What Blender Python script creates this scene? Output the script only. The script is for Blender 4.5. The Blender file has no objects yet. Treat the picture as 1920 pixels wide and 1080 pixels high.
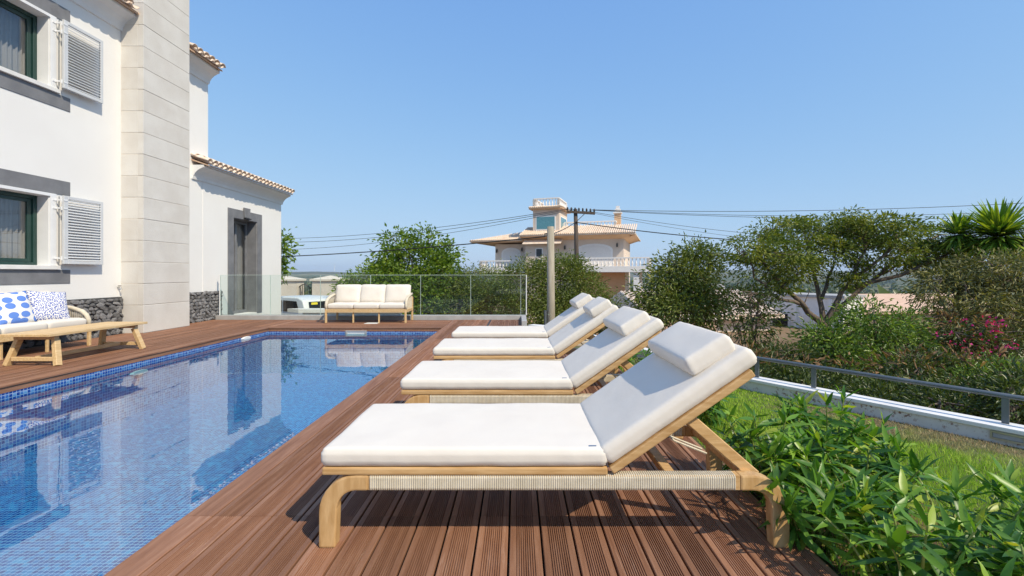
import bpy, bmesh, math, random
import numpy as np
from mathutils import Vector, Matrix, noise as mnoise

random.seed(7)
rng = np.random.default_rng(7)
S = bpy.context.scene
COL = S.collection
R = math.radians
PI = math.pi

# ------------------------------------------------------------------ camera
FPX, VX, VY, CH = 853.0, 970.0, 512.0, 1.2      # focal length in pixels of the 1920 photo, vanishing point, eye height
cam_d = bpy.data.cameras.new('camera')
cam = bpy.data.objects.new('camera', cam_d)
COL.objects.link(cam)
cam.location = (0, 0, CH)
cam.rotation_euler = (R(90), 0, 0)
cam_d.sensor_width = 36
cam_d.lens = 36 * FPX / 1920
cam_d.shift_x = -(VX - 960) / 1920
cam_d.shift_y = (VY - 540) / 1920
cam_d.clip_start = 0.05
cam_d.clip_end = 20000
S.camera = cam

# ------------------------------------------------------------------ sky and sun
SUN = Vector((0.72, -0.67, 1.0)).normalized()       # towards the sun
w = bpy.data.worlds.new('World')
S.world = w
w.use_nodes = True
wn = w.node_tree.nodes
wl = w.node_tree.links
sky = wn.new('ShaderNodeTexSky')
sky.sky_type = 'NISHITA'
sky.sun_disc = False
sky.sun_elevation = math.asin(SUN.z)
sky.sun_rotation = math.atan2(SUN.x, SUN.y)
sky.altitude = 50
sky.air_density = 1.0
sky.dust_density = 0.3
sky.ozone_density = 6.0
# soften the steep rise of the sky towards the horizon: a*x/(1+b*x) per channel, x = sky at strength SKY
SKY = 0.14
sx = wn.new('ShaderNodeVectorMath'); sx.operation = 'SCALE'; sx.inputs['Scale'].default_value = SKY
sb = wn.new('ShaderNodeVectorMath'); sb.operation = 'MULTIPLY_ADD'
sb.inputs[1].default_value = (3.6, 4.3, 10.0); sb.inputs[2].default_value = (1, 1, 1)
sa = wn.new('ShaderNodeVectorMath'); sa.operation = 'MULTIPLY'; sa.inputs[1].default_value = (2.42 / SKY, 3.46 / SKY, 9.1 / SKY)
sd = wn.new('ShaderNodeVectorMath'); sd.operation = 'DIVIDE'
wl.new(sky.outputs[0], sx.inputs[0])
wl.new(sx.outputs[0], sb.inputs[0]); wl.new(sx.outputs[0], sa.inputs[0])
wl.new(sa.outputs[0], sd.inputs[0]); wl.new(sb.outputs[0], sd.inputs[1])
wl.new(sd.outputs[0], wn['Background'].inputs[0])
wn['Background'].inputs[1].default_value = SKY
sun_d = bpy.data.lights.new('sun', 'SUN')
sun_d.energy = 4.15
sun_d.angle = R(0.5)
sun_d.color = (1.0, 0.88, 0.69)
sun = bpy.data.objects.new('sun', sun_d)
COL.objects.link(sun)
sun.rotation_euler = SUN.to_track_quat('Z', 'Y').to_euler()
sun.location = (20, -20, 25)
S.view_settings.view_transform = 'Standard'
S.view_settings.look = 'None'
S.view_settings.exposure = 0.13
S.view_settings.gamma = 1.0
S.view_settings.use_curve_mapping = False
S.render.engine = 'CYCLES'
S.cycles.max_bounces = 8
S.cycles.transparent_max_bounces = 24
S.cycles.use_denoising = True
S.cycles.caustics_reflective = False
S.cycles.caustics_refractive = False
S.cycles.sample_clamp_indirect = 6


# ------------------------------------------------------------------ helpers
def at(px, py, Y):
    """world point that lies at depth Y on the sight line through pixel (px, py) of the 1920x1080 photo"""
    return Vector(((px - VX) / FPX * Y, Y, CH + (VY - py) / FPX * Y))


def tag(o, label=None, cat=None, group=None, kind=None):
    if label: o['label'] = label
    if cat: o['category'] = cat
    if group: o['group'] = group
    if kind: o['kind'] = kind
    return o


def empty(name, loc=(0, 0, 0), rz=0, label=None, cat=None, group=None, kind=None):
    o = bpy.data.objects.new(name, None)
    COL.objects.link(o)
    o.location = loc
    o.rotation_euler = (0, 0, rz)
    o.empty_display_size = 0.1
    return tag(o, label, cat, group, kind)


def link(name, me, parent=None, loc=(0, 0, 0), rot=(0, 0, 0), scale=(1, 1, 1)):
    o = bpy.data.objects.new(name, me)
    COL.objects.link(o)
    o.parent = parent
    o.location = loc
    o.rotation_euler = rot
    o.scale = scale
    return o


def mesh(name, V, F, mat=None, smooth=False):
    me = bpy.data.meshes.new(name)
    me.from_pydata([tuple(v) for v in V], [], [tuple(f) for f in F])
    if mat: me.materials.append(mat)
    if smooth: me.polygons.foreach_set('use_smooth', [True] * len(me.polygons))
    me.update()
    return me


def obj(name, V, F, mat, parent=None, smooth=False, loc=(0, 0, 0), rot=(0, 0, 0)):
    return link(name, mesh(name, V, F, mat, smooth), parent, loc, rot)


class MB:
    """collects shapes that make ONE mesh"""
    def __init__(s): s.V, s.F = [], []

    def add(s, V, F):
        b = len(s.V)
        s.V += [tuple(v) for v in V]
        s.F += [tuple(i + b for i in f) for f in F]
        return s

    def box(s, x0, x1, y0, y1, z0, z1):
        return s.add([(x0, y0, z0), (x1, y0, z0), (x1, y1, z0), (x0, y1, z0), (x0, y0, z1), (x1, y0, z1), (x1, y1, z1), (x0, y1, z1)],
                     [(0, 3, 2, 1), (4, 5, 6, 7), (0, 1, 5, 4), (1, 2, 6, 5), (2, 3, 7, 6), (3, 0, 4, 7)])

    def bar(s, a, b, wx, wy, up=(0, 0, 1)):
        """rectangular bar from a to b"""
        a, b = Vector(a), Vector(b)
        d = (b - a).normalized()
        u = Vector(up)
        if abs(d.dot(u)) > .99: u = Vector((0, 1, 0))
        x = d.cross(u).normalized() * wx / 2
        y = x.cross(d).normalized() * wy / 2
        V = [a - x - y, a + x - y, a + x + y, a - x + y, b - x - y, b + x - y, b + x + y, b - x + y]
        return s.add(V, [(0, 3, 2, 1), (4, 5, 6, 7), (0, 1, 5, 4), (1, 2, 6, 5), (2, 3, 7, 6), (3, 0, 4, 7)])

    def tube(s, pts, rad, n=6, cap=True):
        pts = [Vector(p) for p in pts]
        if not hasattr(rad, '__len__'): rad = [rad] * len(pts)
        V, F = [], []
        ref = Vector((0.31, 0.2, 0.93))
        for i, p in enumerate(pts):
            d = (pts[min(i + 1, len(pts) - 1)] - pts[max(i - 1, 0)]).normalized()
            x = d.cross(ref)
            if x.length < .05: x = d.cross(Vector((1, 0, 0)))
            x.normalize()
            y = d.cross(x)
            for k in range(n):
                a = 2 * PI * k / n
                V.append(p + (x * math.cos(a) + y * math.sin(a)) * rad[i])
        for i in range(len(pts) - 1):
            for k in range(n):
                F.append((i * n + k, i * n + (k + 1) % n, (i + 1) * n + (k + 1) % n, (i + 1) * n + k))
        if cap:
            F.append(tuple(range(n - 1, -1, -1)))
            F.append(tuple(range((len(pts) - 1) * n, len(pts) * n)))
        return s.add(V, F)

    def prism(s, poly, axis, a, b):
        """extrude a 2-D polygon along an axis ('x': poly is (y,z); 'y': (x,z); 'z': (x,y))"""
        f = {'x': lambda p, t: (t, p[0], p[1]), 'y': lambda p, t: (p[0], t, p[1]), 'z': lambda p, t: (p[0], p[1], t)}[axis]
        n = len(poly)
        V = [f(p, a) for p in poly] + [f(p, b) for p in poly]
        F = [tuple(range(n - 1, -1, -1)), tuple(range(n, 2 * n))] + [(i, (i + 1) % n, n + (i + 1) % n, n + i) for i in range(n)]
        return s.add(V, F)

    def mesh(s, name, mat, smooth=False, bevel=0, seg=2):
        me = mesh(name, s.V, s.F, mat)
        bm = bmesh.new()
        bm.from_mesh(me)
        bmesh.ops.recalc_face_normals(bm, faces=bm.faces)
        if bevel:
            bmesh.ops.bevel(bm, geom=[e for e in bm.edges if len(e.link_faces) == 2 and e.calc_face_angle() > .5], offset=bevel, segments=seg, affect='EDGES', profile=.6)
        bm.to_mesh(me)
        bm.free()
        if smooth: me.polygons.foreach_set('use_smooth', [True] * len(me.polygons))
        me.update()
        return me

    def obj(s, name, mat, parent=None, smooth=False, bevel=0, seg=2, loc=(0, 0, 0), rot=(0, 0, 0)):
        return link(name, s.mesh(name, mat, smooth, bevel, seg), parent, loc, rot)


def copy_tree(o, parent=None):
    c = o.copy()
    COL.objects.link(c)
    c.parent = parent
    for ch in KIDS.get(o.name, ()):
        copy_tree(ch, c)
    return c


KIDS = {}


def index_kids():
    KIDS.clear()
    for o in bpy.data.objects:
        if o.parent: KIDS.setdefault(o.parent.name, []).append(o)


# ------------------------------------------------------------------ materials
class NT:
    def __init__(s, name):
        s.m = bpy.data.materials.new(name)
        s.m.use_nodes = True
        s.t = s.m.node_tree
        s.n = s.t.nodes
        s.p = s.n['Principled BSDF']
        s.out = s.n['Material Output']

    def new(s, t, **kw):
        n = s.n.new(t)
        for k, v in kw.items(): setattr(n, k, v)
        return n

    def link(s, a, b): s.t.links.new(a, b)

    def coord(s, kind='Object', scale=(1, 1, 1), rnd=True):
        tc = s.new('ShaderNodeTexCoord')
        src = tc.outputs[kind]
        if rnd:
            oi = s.new('ShaderNodeObjectInfo')
            k = s.new('ShaderNodeMath', operation='MULTIPLY')
            k.inputs[1].default_value = 57.3
            s.link(oi.outputs['Random'], k.inputs[0])
            ad = s.new('ShaderNodeVectorMath', operation='ADD')
            s.link(src, ad.inputs[0])
            s.link(k.outputs[0], ad.inputs[1])
            src = ad.outputs[0]
        mp = s.new('ShaderNodeMapping')
        mp.inputs['Scale'].default_value = scale
        s.link(src, mp.inputs[0])
        return mp.outputs[0]

    def noise(s, vec, scale, detail=4, rough=.55):
        n = s.new('ShaderNodeTexNoise')
        n.inputs['Scale'].default_value = scale
        n.inputs['Detail'].default_value = detail
        n.inputs['Roughness'].default_value = rough
        if vec is not None: s.link(vec, n.inputs['Vector'])
        return n.outputs['Fac']

    def ramp(s, fac, stops, interp='LINEAR'):
        r = s.new('ShaderNodeValToRGB')
        r.color_ramp.interpolation = interp
        e = r.color_ramp.elements
        while len(e) < len(stops): e.new(0.5)
        for i, (p, c) in enumerate(stops):
            e[i].position = p
            e[i].color = (*c, 1) if len(c) == 3 else c
        s.link(fac, r.inputs[0])
        return r.outputs[0]

    def math(s, op, a, b=None):
        n = s.new('ShaderNodeMath', operation=op)
        for i, v in enumerate((a, b)):
            if v is None: continue
            if isinstance(v, (int, float)): n.inputs[i].default_value = v
            else: s.link(v, n.inputs[i])
        return n.outputs[0]

    def mix(s, fac, a, b, blend='MIX'):
        n = s.new('ShaderNodeMix', data_type='RGBA', blend_type=blend)
        for i, v in ((0, fac), (6, a), (7, b)):
            if isinstance(v, (int, float)): n.inputs[i].default_value = v
            elif isinstance(v, tuple): n.inputs[i].default_value = (*v, 1)
            else: s.link(v, n.inputs[i])
        return n.outputs[2]

    def bump(s, h, strength, dist=.01):
        b = s.new('ShaderNodeBump')
        b.inputs['Strength'].default_value = strength
        b.inputs['Distance'].default_value = dist
        s.link(h, b.inputs['Height'])
        s.link(b.outputs[0], s.p.inputs['Normal'])
        return b.outputs[0]

    def col(s, c):
        if isinstance(c, tuple): s.p.inputs['Base Color'].default_value = (*c, 1)
        else: s.link(c, s.p.inputs['Base Color'])


def M(name, c1, c2=None, rough=.6, scale=6, stretch=(1, 1, 1), bump=0, bscale=60, rnd=0, metal=0, spec=.5, lo=.35, hi=.65, coord='Object', bdist=.01, detail=4):
    t = NT(name)
    c2 = c2 or tuple(min(1, v * 1.12) for v in c1)
    v = t.coord(coord, stretch)
    c = t.ramp(t.noise(v, scale, detail), [(lo, c1), (hi, c2)])
    if rnd:
        oi = t.new('ShaderNodeObjectInfo')
        f = t.math('ADD', t.math('MULTIPLY', oi.outputs['Random'], 2 * rnd), 1 - rnd)
        n = t.new('ShaderNodeCombineColor')
        for i in range(3): t.link(f, n.inputs[i])
        c = t.mix(1.0, c, n.outputs[0], 'MULTIPLY')
    t.col(c)
    t.p.inputs['Roughness'].default_value = rough
    t.p.inputs['Metallic'].default_value = metal
    t.p.inputs['Specular IOR Level'].default_value = spec
    if bump: t.bump(t.noise(v, bscale, 5), bump, bdist)
    return t.m


def leafmat(name, stops, trans=.3, rough=.45, spec=.4, nscale=0.0):
    """each leaf takes its own tone from a random value"""
    t = NT(name)
    g = t.new('ShaderNodeNewGeometry')
    oi = t.new('ShaderNodeObjectInfo')
    f = t.math('FRACT', t.math('ADD', g.outputs['Random Per Island'], oi.outputs['Random']))
    if nscale:
        tc = t.new('ShaderNodeTexCoord')
        nz = t.noise(tc.outputs['Object'], nscale, 2)
        f = t.math('ADD', t.math('MULTIPLY', f, .55), t.math('MULTIPLY', t.math('SUBTRACT', nz, .22), .8))
    c = t.ramp(f, stops)
    t.col(c)
    t.p.inputs['Roughness'].default_value = rough
    t.p.inputs['Specular IOR Level'].default_value = spec
    tr = t.new('ShaderNodeBsdfTranslucent')
    c2 = t.mix(1.0, c, (1.6, 1.6, .5), 'MULTIPLY')
    t.link(c2, tr.inputs[0])
    mx = t.new('ShaderNodeMixShader')
    mx.inputs[0].default_value = trans
    t.link(t.p.outputs[0], mx.inputs[1])
    t.link(tr.outputs[0], mx.inputs[2])
    t.link(mx.outputs[0], t.out.inputs[0])
    return t.m


def glassmat(name, tint, ior=1.5, rough=0.0, bumpf=None):
    t = NT(name)
    t.n.remove(t.p)
    # reflectance by angle (Schlick), the same from both sides of the surface
    ge = t.new('ShaderNodeNewGeometry')
    dt = t.new('ShaderNodeVectorMath', operation='DOT_PRODUCT')
    t.link(ge.outputs['Incoming'], dt.inputs[0])
    t.link(ge.outputs['Normal'], dt.inputs[1])
    f0 = ((ior - 1) / (ior + 1)) ** 2
    k = t.math('POWER', t.math('SUBTRACT', 1.0, t.math('MINIMUM', t.math('ABSOLUTE', dt.outputs['Value']), 1.0)), 5.0)
    fac = t.math('ADD', t.math('MULTIPLY', k, 1 - f0), f0)
    tr = t.new('ShaderNodeBsdfTransparent')
    tr.inputs[0].default_value = (*tint, 1)
    gl = t.new('ShaderNodeBsdfGlossy')
    gl.inputs['Roughness'].default_value = rough
    mx = t.new('ShaderNodeMixShader')
    if bumpf:
        nrm = bumpf(t)
        t.link(nrm, dt.inputs[1])
        t.link(nrm, gl.inputs['Normal'])
    t.link(fac, mx.inputs[0])
    t.link(tr.outputs[0], mx.inputs[1])
    t.link(gl.outputs[0], mx.inputs[2])
    t.link(mx.outputs[0], t.out.inputs[0])
    return t.m


mt = {}
mt['render'] = M('white_render', (.82, .81, .79), (.845, .84, .82), rough=.85, scale=1.3, bump=.25, bscale=90, bdist=.004)
mt['cornice'] = M('white_cornice', (.80, .80, .79), (.84, .84, .83), rough=.8)
mt['chimney'] = M('chimney_block', (.62, .59, .545), (.70, .68, .64), rough=.9, scale=1.7, bump=.35, bscale=45, rnd=.015, bdist=.006)
mt['mortar'] = M('tan_mortar', (.56, .51, .45), (.64, .60, .54), rough=.95, scale=9)
mt['stone'] = M('dark_stone', (.16, .162, .17), (.43, .425, .43), rough=.85, scale=7, bump=.9, bscale=26, rnd=.35, bdist=.03, lo=.3, hi=.75)
mt['stone_bed'] = M('stone_bed', (.05, .05, .055), (.09, .09, .09), rough=.95)
mt['surround'] = M('grey_surround', (.165, .17, .185), (.215, .22, .235), rough=.75, scale=4, bump=.15, bscale=70)
mt['sillwhite'] = M('white_sill', (.74, .73, .70), (.80, .79, .77), rough=.5)
mt['alu'] = M('white_aluminium', (.78, .79, .80), (.82, .83, .84), rough=.35)
mt['shutter'] = M('grey_shutter', (.60, .62, .64), (.64, .66, .68), rough=.4)
mt['green'] = M('green_frame', (.013, .045, .038), (.018, .055, .047), rough=.35)
mt['dark'] = M('dark_frame', (.02, .02, .022), (.03, .03, .032), rough=.5)
mt['room'] = M('room_wall', (.16, .15, .14), (.2, .19, .18), rough=.9)
mt['curtain'] = M('curtain', (.55, .52, .48), (.6, .57, .53), rough=.9)
mt['tile'] = M('roof_tile_clay', (.66, .49, .37), (.84, .74, .63), rough=.85, scale=9, rnd=.10, bump=.2)
mt['vtile'] = M('villa_roof_tile', (.66, .50, .37), (.78, .66, .53), rough=.85, scale=3)
mt['roofbase'] = M('roof_base', (.5, .33, .22), (.6, .42, .3), rough=.9)
mt['teak'] = M('teak_wood', (.49, .29, .115), (.64, .42, .20), rough=.5, scale=5, stretch=(1.2, 9, 9), rnd=.06, bump=.12, bscale=14, detail=6)
mt['teak_leg'] = M('teak_upright', (.49, .29, .115), (.64, .42, .20), rough=.5, scale=5, stretch=(7, 7, 1.6), rnd=.06, bump=.12, bscale=14, detail=6)
mt['teak_light'] = M('pale_teak', (.60, .40, .185), (.72, .53, .29), rough=.5, scale=5, stretch=(9, 1.2, 9), rnd=.06, bump=.1, bscale=14, detail=6)
mt['rope'] = M('cream_rope', (.58, .52, .40), (.68, .62, .50), rough=.85, scale=20, bump=.3, bscale=150, bdist=.003)
mt['fabric'] = M('cream_canvas', (.72, .67, .60), (.75, .705, .635), rough=.92, scale=3, bump=.22, bscale=7, bdist=.012)
mt['tagm'] = M('tag_cloth', (.75, .75, .75), rough=.8)
mt['tagblue'] = M('tag_print', (.03, .09, .2), rough=.8)
mt['concrete'] = M('grey_concrete', (.36, .355, .35), (.44, .435, .43), rough=.9, scale=5, bump=.2)
mt['metal'] = M('galvanised_steel', (.12, .14, .155), (.16, .18, .195), rough=.4, metal=.35)
mt['steel'] = M('brushed_steel', (.45, .45, .44), (.55, .55, .54), rough=.35, metal=.8)
mt['soil'] = M('brown_soil', (.10, .06, .035), (.20, .125, .075), rough=.95, scale=7, bump=.5, bscale=30)
mt['bark'] = M('bark', (.10, .075, .055), (.20, .155, .12), rough=.9, scale=7, stretch=(3, 3, .6), bump=.5, bscale=20)
mt['polewood'] = M('weathered_pole', (.30, .265, .20), (.42, .38, .30), rough=.9, scale=3, stretch=(9, 9, .5), bump=.4, bscale=10)
mt['darkwood'] = M('dark_pole', (.06, .045, .035), (.11, .085, .07), rough=.9, scale=3, stretch=(8, 8, .5))
mt['black'] = M('black_cable', (.015, .015, .016), rough=.6)
mt['wire'] = M('grey_wire', (.06, .065, .075), rough=.6)
mt['cream'] = M('cream_plaster', (.68, .58, .49), (.74, .65, .56), rough=.9, scale=3)
mt['villa'] = M('villa_plaster', (.66, .55, .455), (.70, .59, .495), rough=.9, scale=1)
mt['villaw'] = M('villa_white', (.80, .77, .74), (.84, .81, .78), rough=.8)
mt['soffit'] = M('soffit_ochre', (.70, .45, .26), (.74, .49, .30), rough=.9)
mt['ochre'] = M('ochre_plaster', (.66, .36, .19), (.70, .40, .22), rough=.9)
mt['salmon'] = M('salmon_plaster', (.60, .40, .29), (.66, .46, .34), rough=.9, scale=2)
mt['shutterw'] = M('roller_shutter', (.74, .70, .66), (.78, .74, .70), rough=.7)
mt['carpaint'] = M('white_car_paint', (.74, .75, .76), rough=.25)
mt['carglass'] = M('car_glass', (.015, .02, .028), rough=.08)
mt['rubber'] = M('tyre_rubber', (.02, .02, .02), rough=.8)
mt['red'] = M('tail_light', (.4, .03, .02), rough=.3)
mt['yellow'] = M('yellow_sticker', (.75, .62, .05), rough=.6)
mt['iron'] = M('wrought_iron', (.07, .065, .055), (.10, .09, .075), rough=.6)
mt['white_plastic'] = M('white_plastic', (.78, .78, .76), rough=.4)

# deck boards: reddish brown timber, worn lighter in streaks
t = NT('deck_timber')
v = t.coord('Object', (9, .55, 9))
c = t.ramp(t.noise(v, 4, 6, .65), [(.25, (.18, .080, .043)), (.52, (.28, .139, .080)), (.8, (.39, .218, .140))])
v2 = t.coord('Object', (26, 1.1, 26))
v3 = t.coord('Object', (1, 1, 1))
wear = t.math('MULTIPLY', t.ramp(t.noise(v2, 3, 5, .7), [(.56, (0, 0, 0)), (.70, (1, 1, 1))]), t.ramp(t.noise(v3, 1.3, 2), [(.45, (0, 0, 0)), (.7, (1, 1, 1))]))
c = t.mix(t.math('MULTIPLY', wear, .7), c, (.55, .38, .29))
oi = t.new('ShaderNodeObjectInfo')
f = t.math('ADD', t.math('MULTIPLY', oi.outputs['Random'], .42), .78)
cc = t.new('ShaderNodeCombineColor')
for i in range(3): t.link(f, cc.inputs[i])
t.col(t.mix(1.0, c, cc.outputs[0], 'MULTIPLY'))
t.p.inputs['Roughness'].default_value = .62
t.p.inputs['Specular IOR Level'].default_value = .35
t.bump(t.noise(v2, 6, 4), .25, .004)
mt['deck'] = t.m
mt['deckbase'] = M('deck_joists', (.02, .016, .014), (.03, .025, .02), rough=.95)

# pool mosaic: 37 mm glass tiles in mixed blues, white grout (UV in metres)
def mosaic(name, stops, grout):
    t = NT(name)
    uv = t.new('ShaderNodeUVMap')
    sep = t.new('ShaderNodeSeparateXYZ')
    t.link(uv.outputs[0], sep.inputs[0])
    TS = .037
    gx, gy = (t.math('DIVIDE', sep.outputs[i], TS) for i in (0, 1))
    fx, fy = t.math('FRACT', gx), t.math('FRACT', gy)
    ix, iy = t.math('FLOOR', gx), t.math('FLOOR', gy)
    cv = t.new('ShaderNodeCombineXYZ')
    t.link(ix, cv.inputs[0]); t.link(iy, cv.inputs[1])
    wnz = t.new('ShaderNodeTexWhiteNoise', noise_dimensions='2D')
    t.link(cv.outputs[0], wnz.inputs['Vector'])
    big = t.noise(cv.outputs[0], .16, 3, .7)
    val = t.math('ADD', t.math('MULTIPLY', wnz.outputs[0], .72), t.math('MULTIPLY', big, .32))
    tc = t.ramp(val, stops)
    ed = t.math('MINIMUM', t.math('MINIMUM', fx, t.math('SUBTRACT', 1.0, fx)), t.math('MINIMUM', fy, t.math('SUBTRACT', 1.0, fy)))
    gm = t.math('LESS_THAN', ed, .065)
    t.col(t.mix(gm, tc, grout))
    t.p.inputs['Roughness'].default_value = .25
    return t.m


mt['mosaic'] = mosaic('pool_mosaic_floor', [(.0, (.001, .022, .20)), (.3, (.002, .058, .32)), (.55, (.003, .125, .43)), (.75, (.008, .21, .52)), (.95, (.06, .38, .66))], (.38, .60, .78))
mt['mosaicw'] = mosaic('pool_mosaic_wall', [(.0, (.008, .03, .20)), (.3, (.014, .065, .32)), (.55, (.03, .12, .42)), (.8, (.07, .22, .52)), (.97, (.22, .42, .66))], (.40, .52, .66))


def ripple(t):
    tc = t.new('ShaderNodeTexCoord')
    a = t.noise(tc.outputs['Object'], 1.6, 2, .5)
    b = t.noise(tc.outputs['Object'], 7.0, 2, .5)
    h = t.math('ADD', a, t.math('MULTIPLY', b, .22))
    bp = t.new('ShaderNodeBump')
    bp.inputs['Strength'].default_value = .07
    bp.inputs['Distance'].default_value = .02
    t.link(h, bp.inputs['Height'])
    return bp.outputs[0]


mt['water'] = glassmat('pool_water', (.66, .93, 1.0), 2.5, 0.0, ripple)
mt['pane'] = glassmat('clear_pane', (.93, .97, .955), 1.42)
mt['winpane'] = glassmat('window_pane', (.84, .86, .88), 1.9)
mt['glassedge'] = M('glass_edge', (.55, .68, .64), (.62, .74, .70), rough=.3)

# cushions printed with blue dots
def dots(name, scale, thr, c, rnd, stretch):
    t = NT(name)
    uv = t.new('ShaderNodeUVMap')
    mp = t.new('ShaderNodeMapping')
    mp.inputs['Scale'].default_value = stretch
    t.link(uv.outputs[0], mp.inputs[0])
    vo = t.new('ShaderNodeTexVoronoi', voronoi_dimensions='2D')
    vo.inputs['Scale'].default_value = scale
    vo.inputs['Randomness'].default_value = rnd
    t.link(mp.outputs[0], vo.inputs['Vector'])
    m = t.math('LESS_THAN', vo.outputs['Distance'], thr)
    t.col(t.mix(m, (.80, .80, .79), c))
    t.p.inputs['Roughness'].default_value = .9
    return t.m


mt['bigdots'] = dots('big_blue_dots', 3.3, .40, (.12, .25, .68), .45, (1, 1.3, 1))
mt['smalldots'] = dots('small_blue_dots', 24, .36, (.04, .09, .42), .85, (1, 1, 1))

# foliage
mt['l_shrub'] = leafmat('shrub_leaf', [(0, (.04, .12, .018)), (.4, (.09, .22, .026)), (.75, (.165, .33, .034)), (.92, (.28, .44, .05)), (1, (.42, .43, .065))], .33, .38, .45)
mt['l_hedge'] = leafmat('hedge_leaf', [(0, (0.065, 0.109, 0.018)), (.5, (0.139, 0.189, 0.032)), (.85, (0.244, 0.262, 0.053)), (1, (0.463, 0.380, 0.113))], .25, .45, .5, 1.2)
mt['l_lime'] = leafmat('lime_leaf', [(0, (.06, .12, .016)), (.5, (.14, .23, .028)), (.85, (.25, .33, .035)), (1, (.38, .37, .07))], .35, .5, .4, 1.2)
mt['l_umb'] = leafmat('umbrella_leaf', [(0, (.045, .085, .014)), (.4, (.11, .165, .024)), (.75, (.24, .265, .036)), (1, (.40, .36, .07))], .3, .5, .35, 1.3)
mt['l_dark'] = leafmat('dark_leaf', [(0, (0.028, 0.050, 0.013)), (.5, (0.061, 0.096, 0.022)), (.85, (0.121, 0.158, 0.032)), (1, (0.243, 0.226, 0.054))], .25, .4, .5, 1.6)
mt['l_mid'] = leafmat('mid_leaf', [(0, (0.060, 0.119, 0.023)), (.5, (0.132, 0.224, 0.039)), (.85, (0.265, 0.369, 0.059)), (1, (0.531, 0.527, 0.097))], .25, .4, .5, 1.6)
mt['l_olive'] = leafmat('olive_leaf', [(0, (.045, .065, .018)), (.4, (.12, .135, .04)), (.75, (.28, .26, .10)), (1, (.55, .48, .27))], .22, .5, .4, .9)
mt['l_yucca'] = leafmat('yucca_leaf', [(0, (.06, .14, .02)), (.5, (.16, .28, .03)), (1, (.38, .46, .06))], .3, .4, .4)
mt['l_dry'] = leafmat('dry_leaf', [(0, (.16, .09, .045)), (.5, (.26, .155, .085)), (1, (.36, .24, .14))], .2, .8, .2)
mt['flower'] = leafmat('magenta_bract', [(0, (.42, .015, .14)), (.6, (.60, .03, .24)), (1, (.72, .08, .36))], .3, .7, .2)

# grass: green, drying to straw along the foot of the wall
WA, WB = Vector((3.60, 3.23)), Vector((2.46, 4.85))
WD = (WB - WA).normalized()
WN = Vector((WD.y, -WD.x))        # outward
t = NT('lawn_grass')
ge = t.new('ShaderNodeNewGeometry')
dt = t.new('ShaderNodeVectorMath', operation='DOT_PRODUCT')
t.link(ge.outputs['Position'], dt.inputs[0])
dt.inputs[1].default_value = (WN.x, WN.y, 0)
dist = t.math('SUBTRACT', WN.dot(WA), dt.outputs['Value'])
sp = t.new('ShaderNodeSeparateXYZ')
t.link(ge.outputs['Position'], sp.inputs[0])
nz = t.noise(ge.outputs['Position'], 3.2, 4)
near = t.math('LESS_THAN', sp.outputs[1], 4.25)
dry = t.math('ADD', t.math('SUBTRACT', .8, dist), t.math('MULTIPLY', t.math('SUBTRACT', nz, .5), 1.1))
dryf = t.ramp(dry, [(.25, (0, 0, 0)), (.55, (1, 1, 1))])
dryf = t.math('MULTIPLY', dryf, near)
g = t.ramp(t.math('ADD', t.math('MULTIPLY', ge.outputs['Random Per Island'], .5), t.math('MULTIPLY', t.noise(ge.outputs['Position'], 1.7, 3), .6)), [(.1, (.19, .32, .03)), (.5, (.33, .52, .045)), (.9, (.50, .65, .10))])
gd = t.ramp(ge.outputs['Random Per Island'], [(0, (.34, .25, .13)), (1, (.58, .46, .28))])
gc = t.mix(dryf, g, gd)
t.col(gc)
t.p.inputs['Roughness'].default_value = .6
t.p.inputs['Specular IOR Level'].default_value = .25
tr = t.new('ShaderNodeBsdfTranslucent')
t.link(gc, tr.inputs[0])
mx = t.new('ShaderNodeMixShader')
mx.inputs[0].default_value = .3
t.link(t.p.outputs[0], mx.inputs[1]); t.link(tr.outputs[0], mx.inputs[2])
t.link(mx.outputs[0], t.out.inputs[0])
mt['grass'] = t.m
mt['turf'] = M('turf_soil', (.07, .085, .025), (.13, .14, .05), rough=.95, scale=6)

# terrain: dry earth and scrub close by, fields and woods further off
t = NT('terrain')
ge = t.new('ShaderNodeNewGeometry')
n1 = t.noise(ge.outputs['Position'], .006, 6, .65)
n2 = t.noise(ge.outputs['Position'], .09, 5, .6)
far = t.ramp(n1, [(.36, (.045, .07, .028)), (.48, (.09, .11, .045)), (.58, (.20, .17, .09)), (.68, (.07, .09, .035))])
nearc = t.ramp(n2, [(.35, (.20, .125, .075)), (.55, (.30, .20, .13)), (.7, (.12, .12, .05))])
ln = t.new('ShaderNodeVectorMath', operation='LENGTH')
t.link(ge.outputs['Position'], ln.inputs[0])
fm = t.math('DIVIDE', ln.outputs['Value'], 140.0)
fm2 = t.new('ShaderNodeClamp')
t.link(fm, fm2.inputs[0])
t.col(t.mix(fm2.outputs[0], nearc, far))
t.p.inputs['Roughness'].default_value = .95
t.p.inputs['Specular IOR Level'].default_value = .1
mt['terrain'] = t.m
mt['wallpaint'] = None
t = NT('stained_white_wall')
v = t.coord('Object', (1, 1, 1), False)
c = t.ramp(t.noise(v, 3, 4), [(.35, (.60, .585, .55)), (.65, (.72, .70, .67))])
fl = t.ramp(t.noise(v, 34, 5, .7), [(.53, (0, 0, 0)), (.60, (1, 1, 1))])
fl = t.math('MULTIPLY', fl, t.ramp(t.noise(v, 5, 3), [(.40, (0, 0, 0)), (.52, (1, 1, 1))]))
t.col(t.mix(fl, c, (.22, .10, .06)))
t.p.inputs['Roughness'].default_value = .9
mt['wallpaint'] = t.m
mt['cap'] = M('white_coping', (.72, .71, .69), (.80, .79, .77), rough=.7, scale=6)

# ------------------------------------------------------------------ ground
GZ = -1.6


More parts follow.
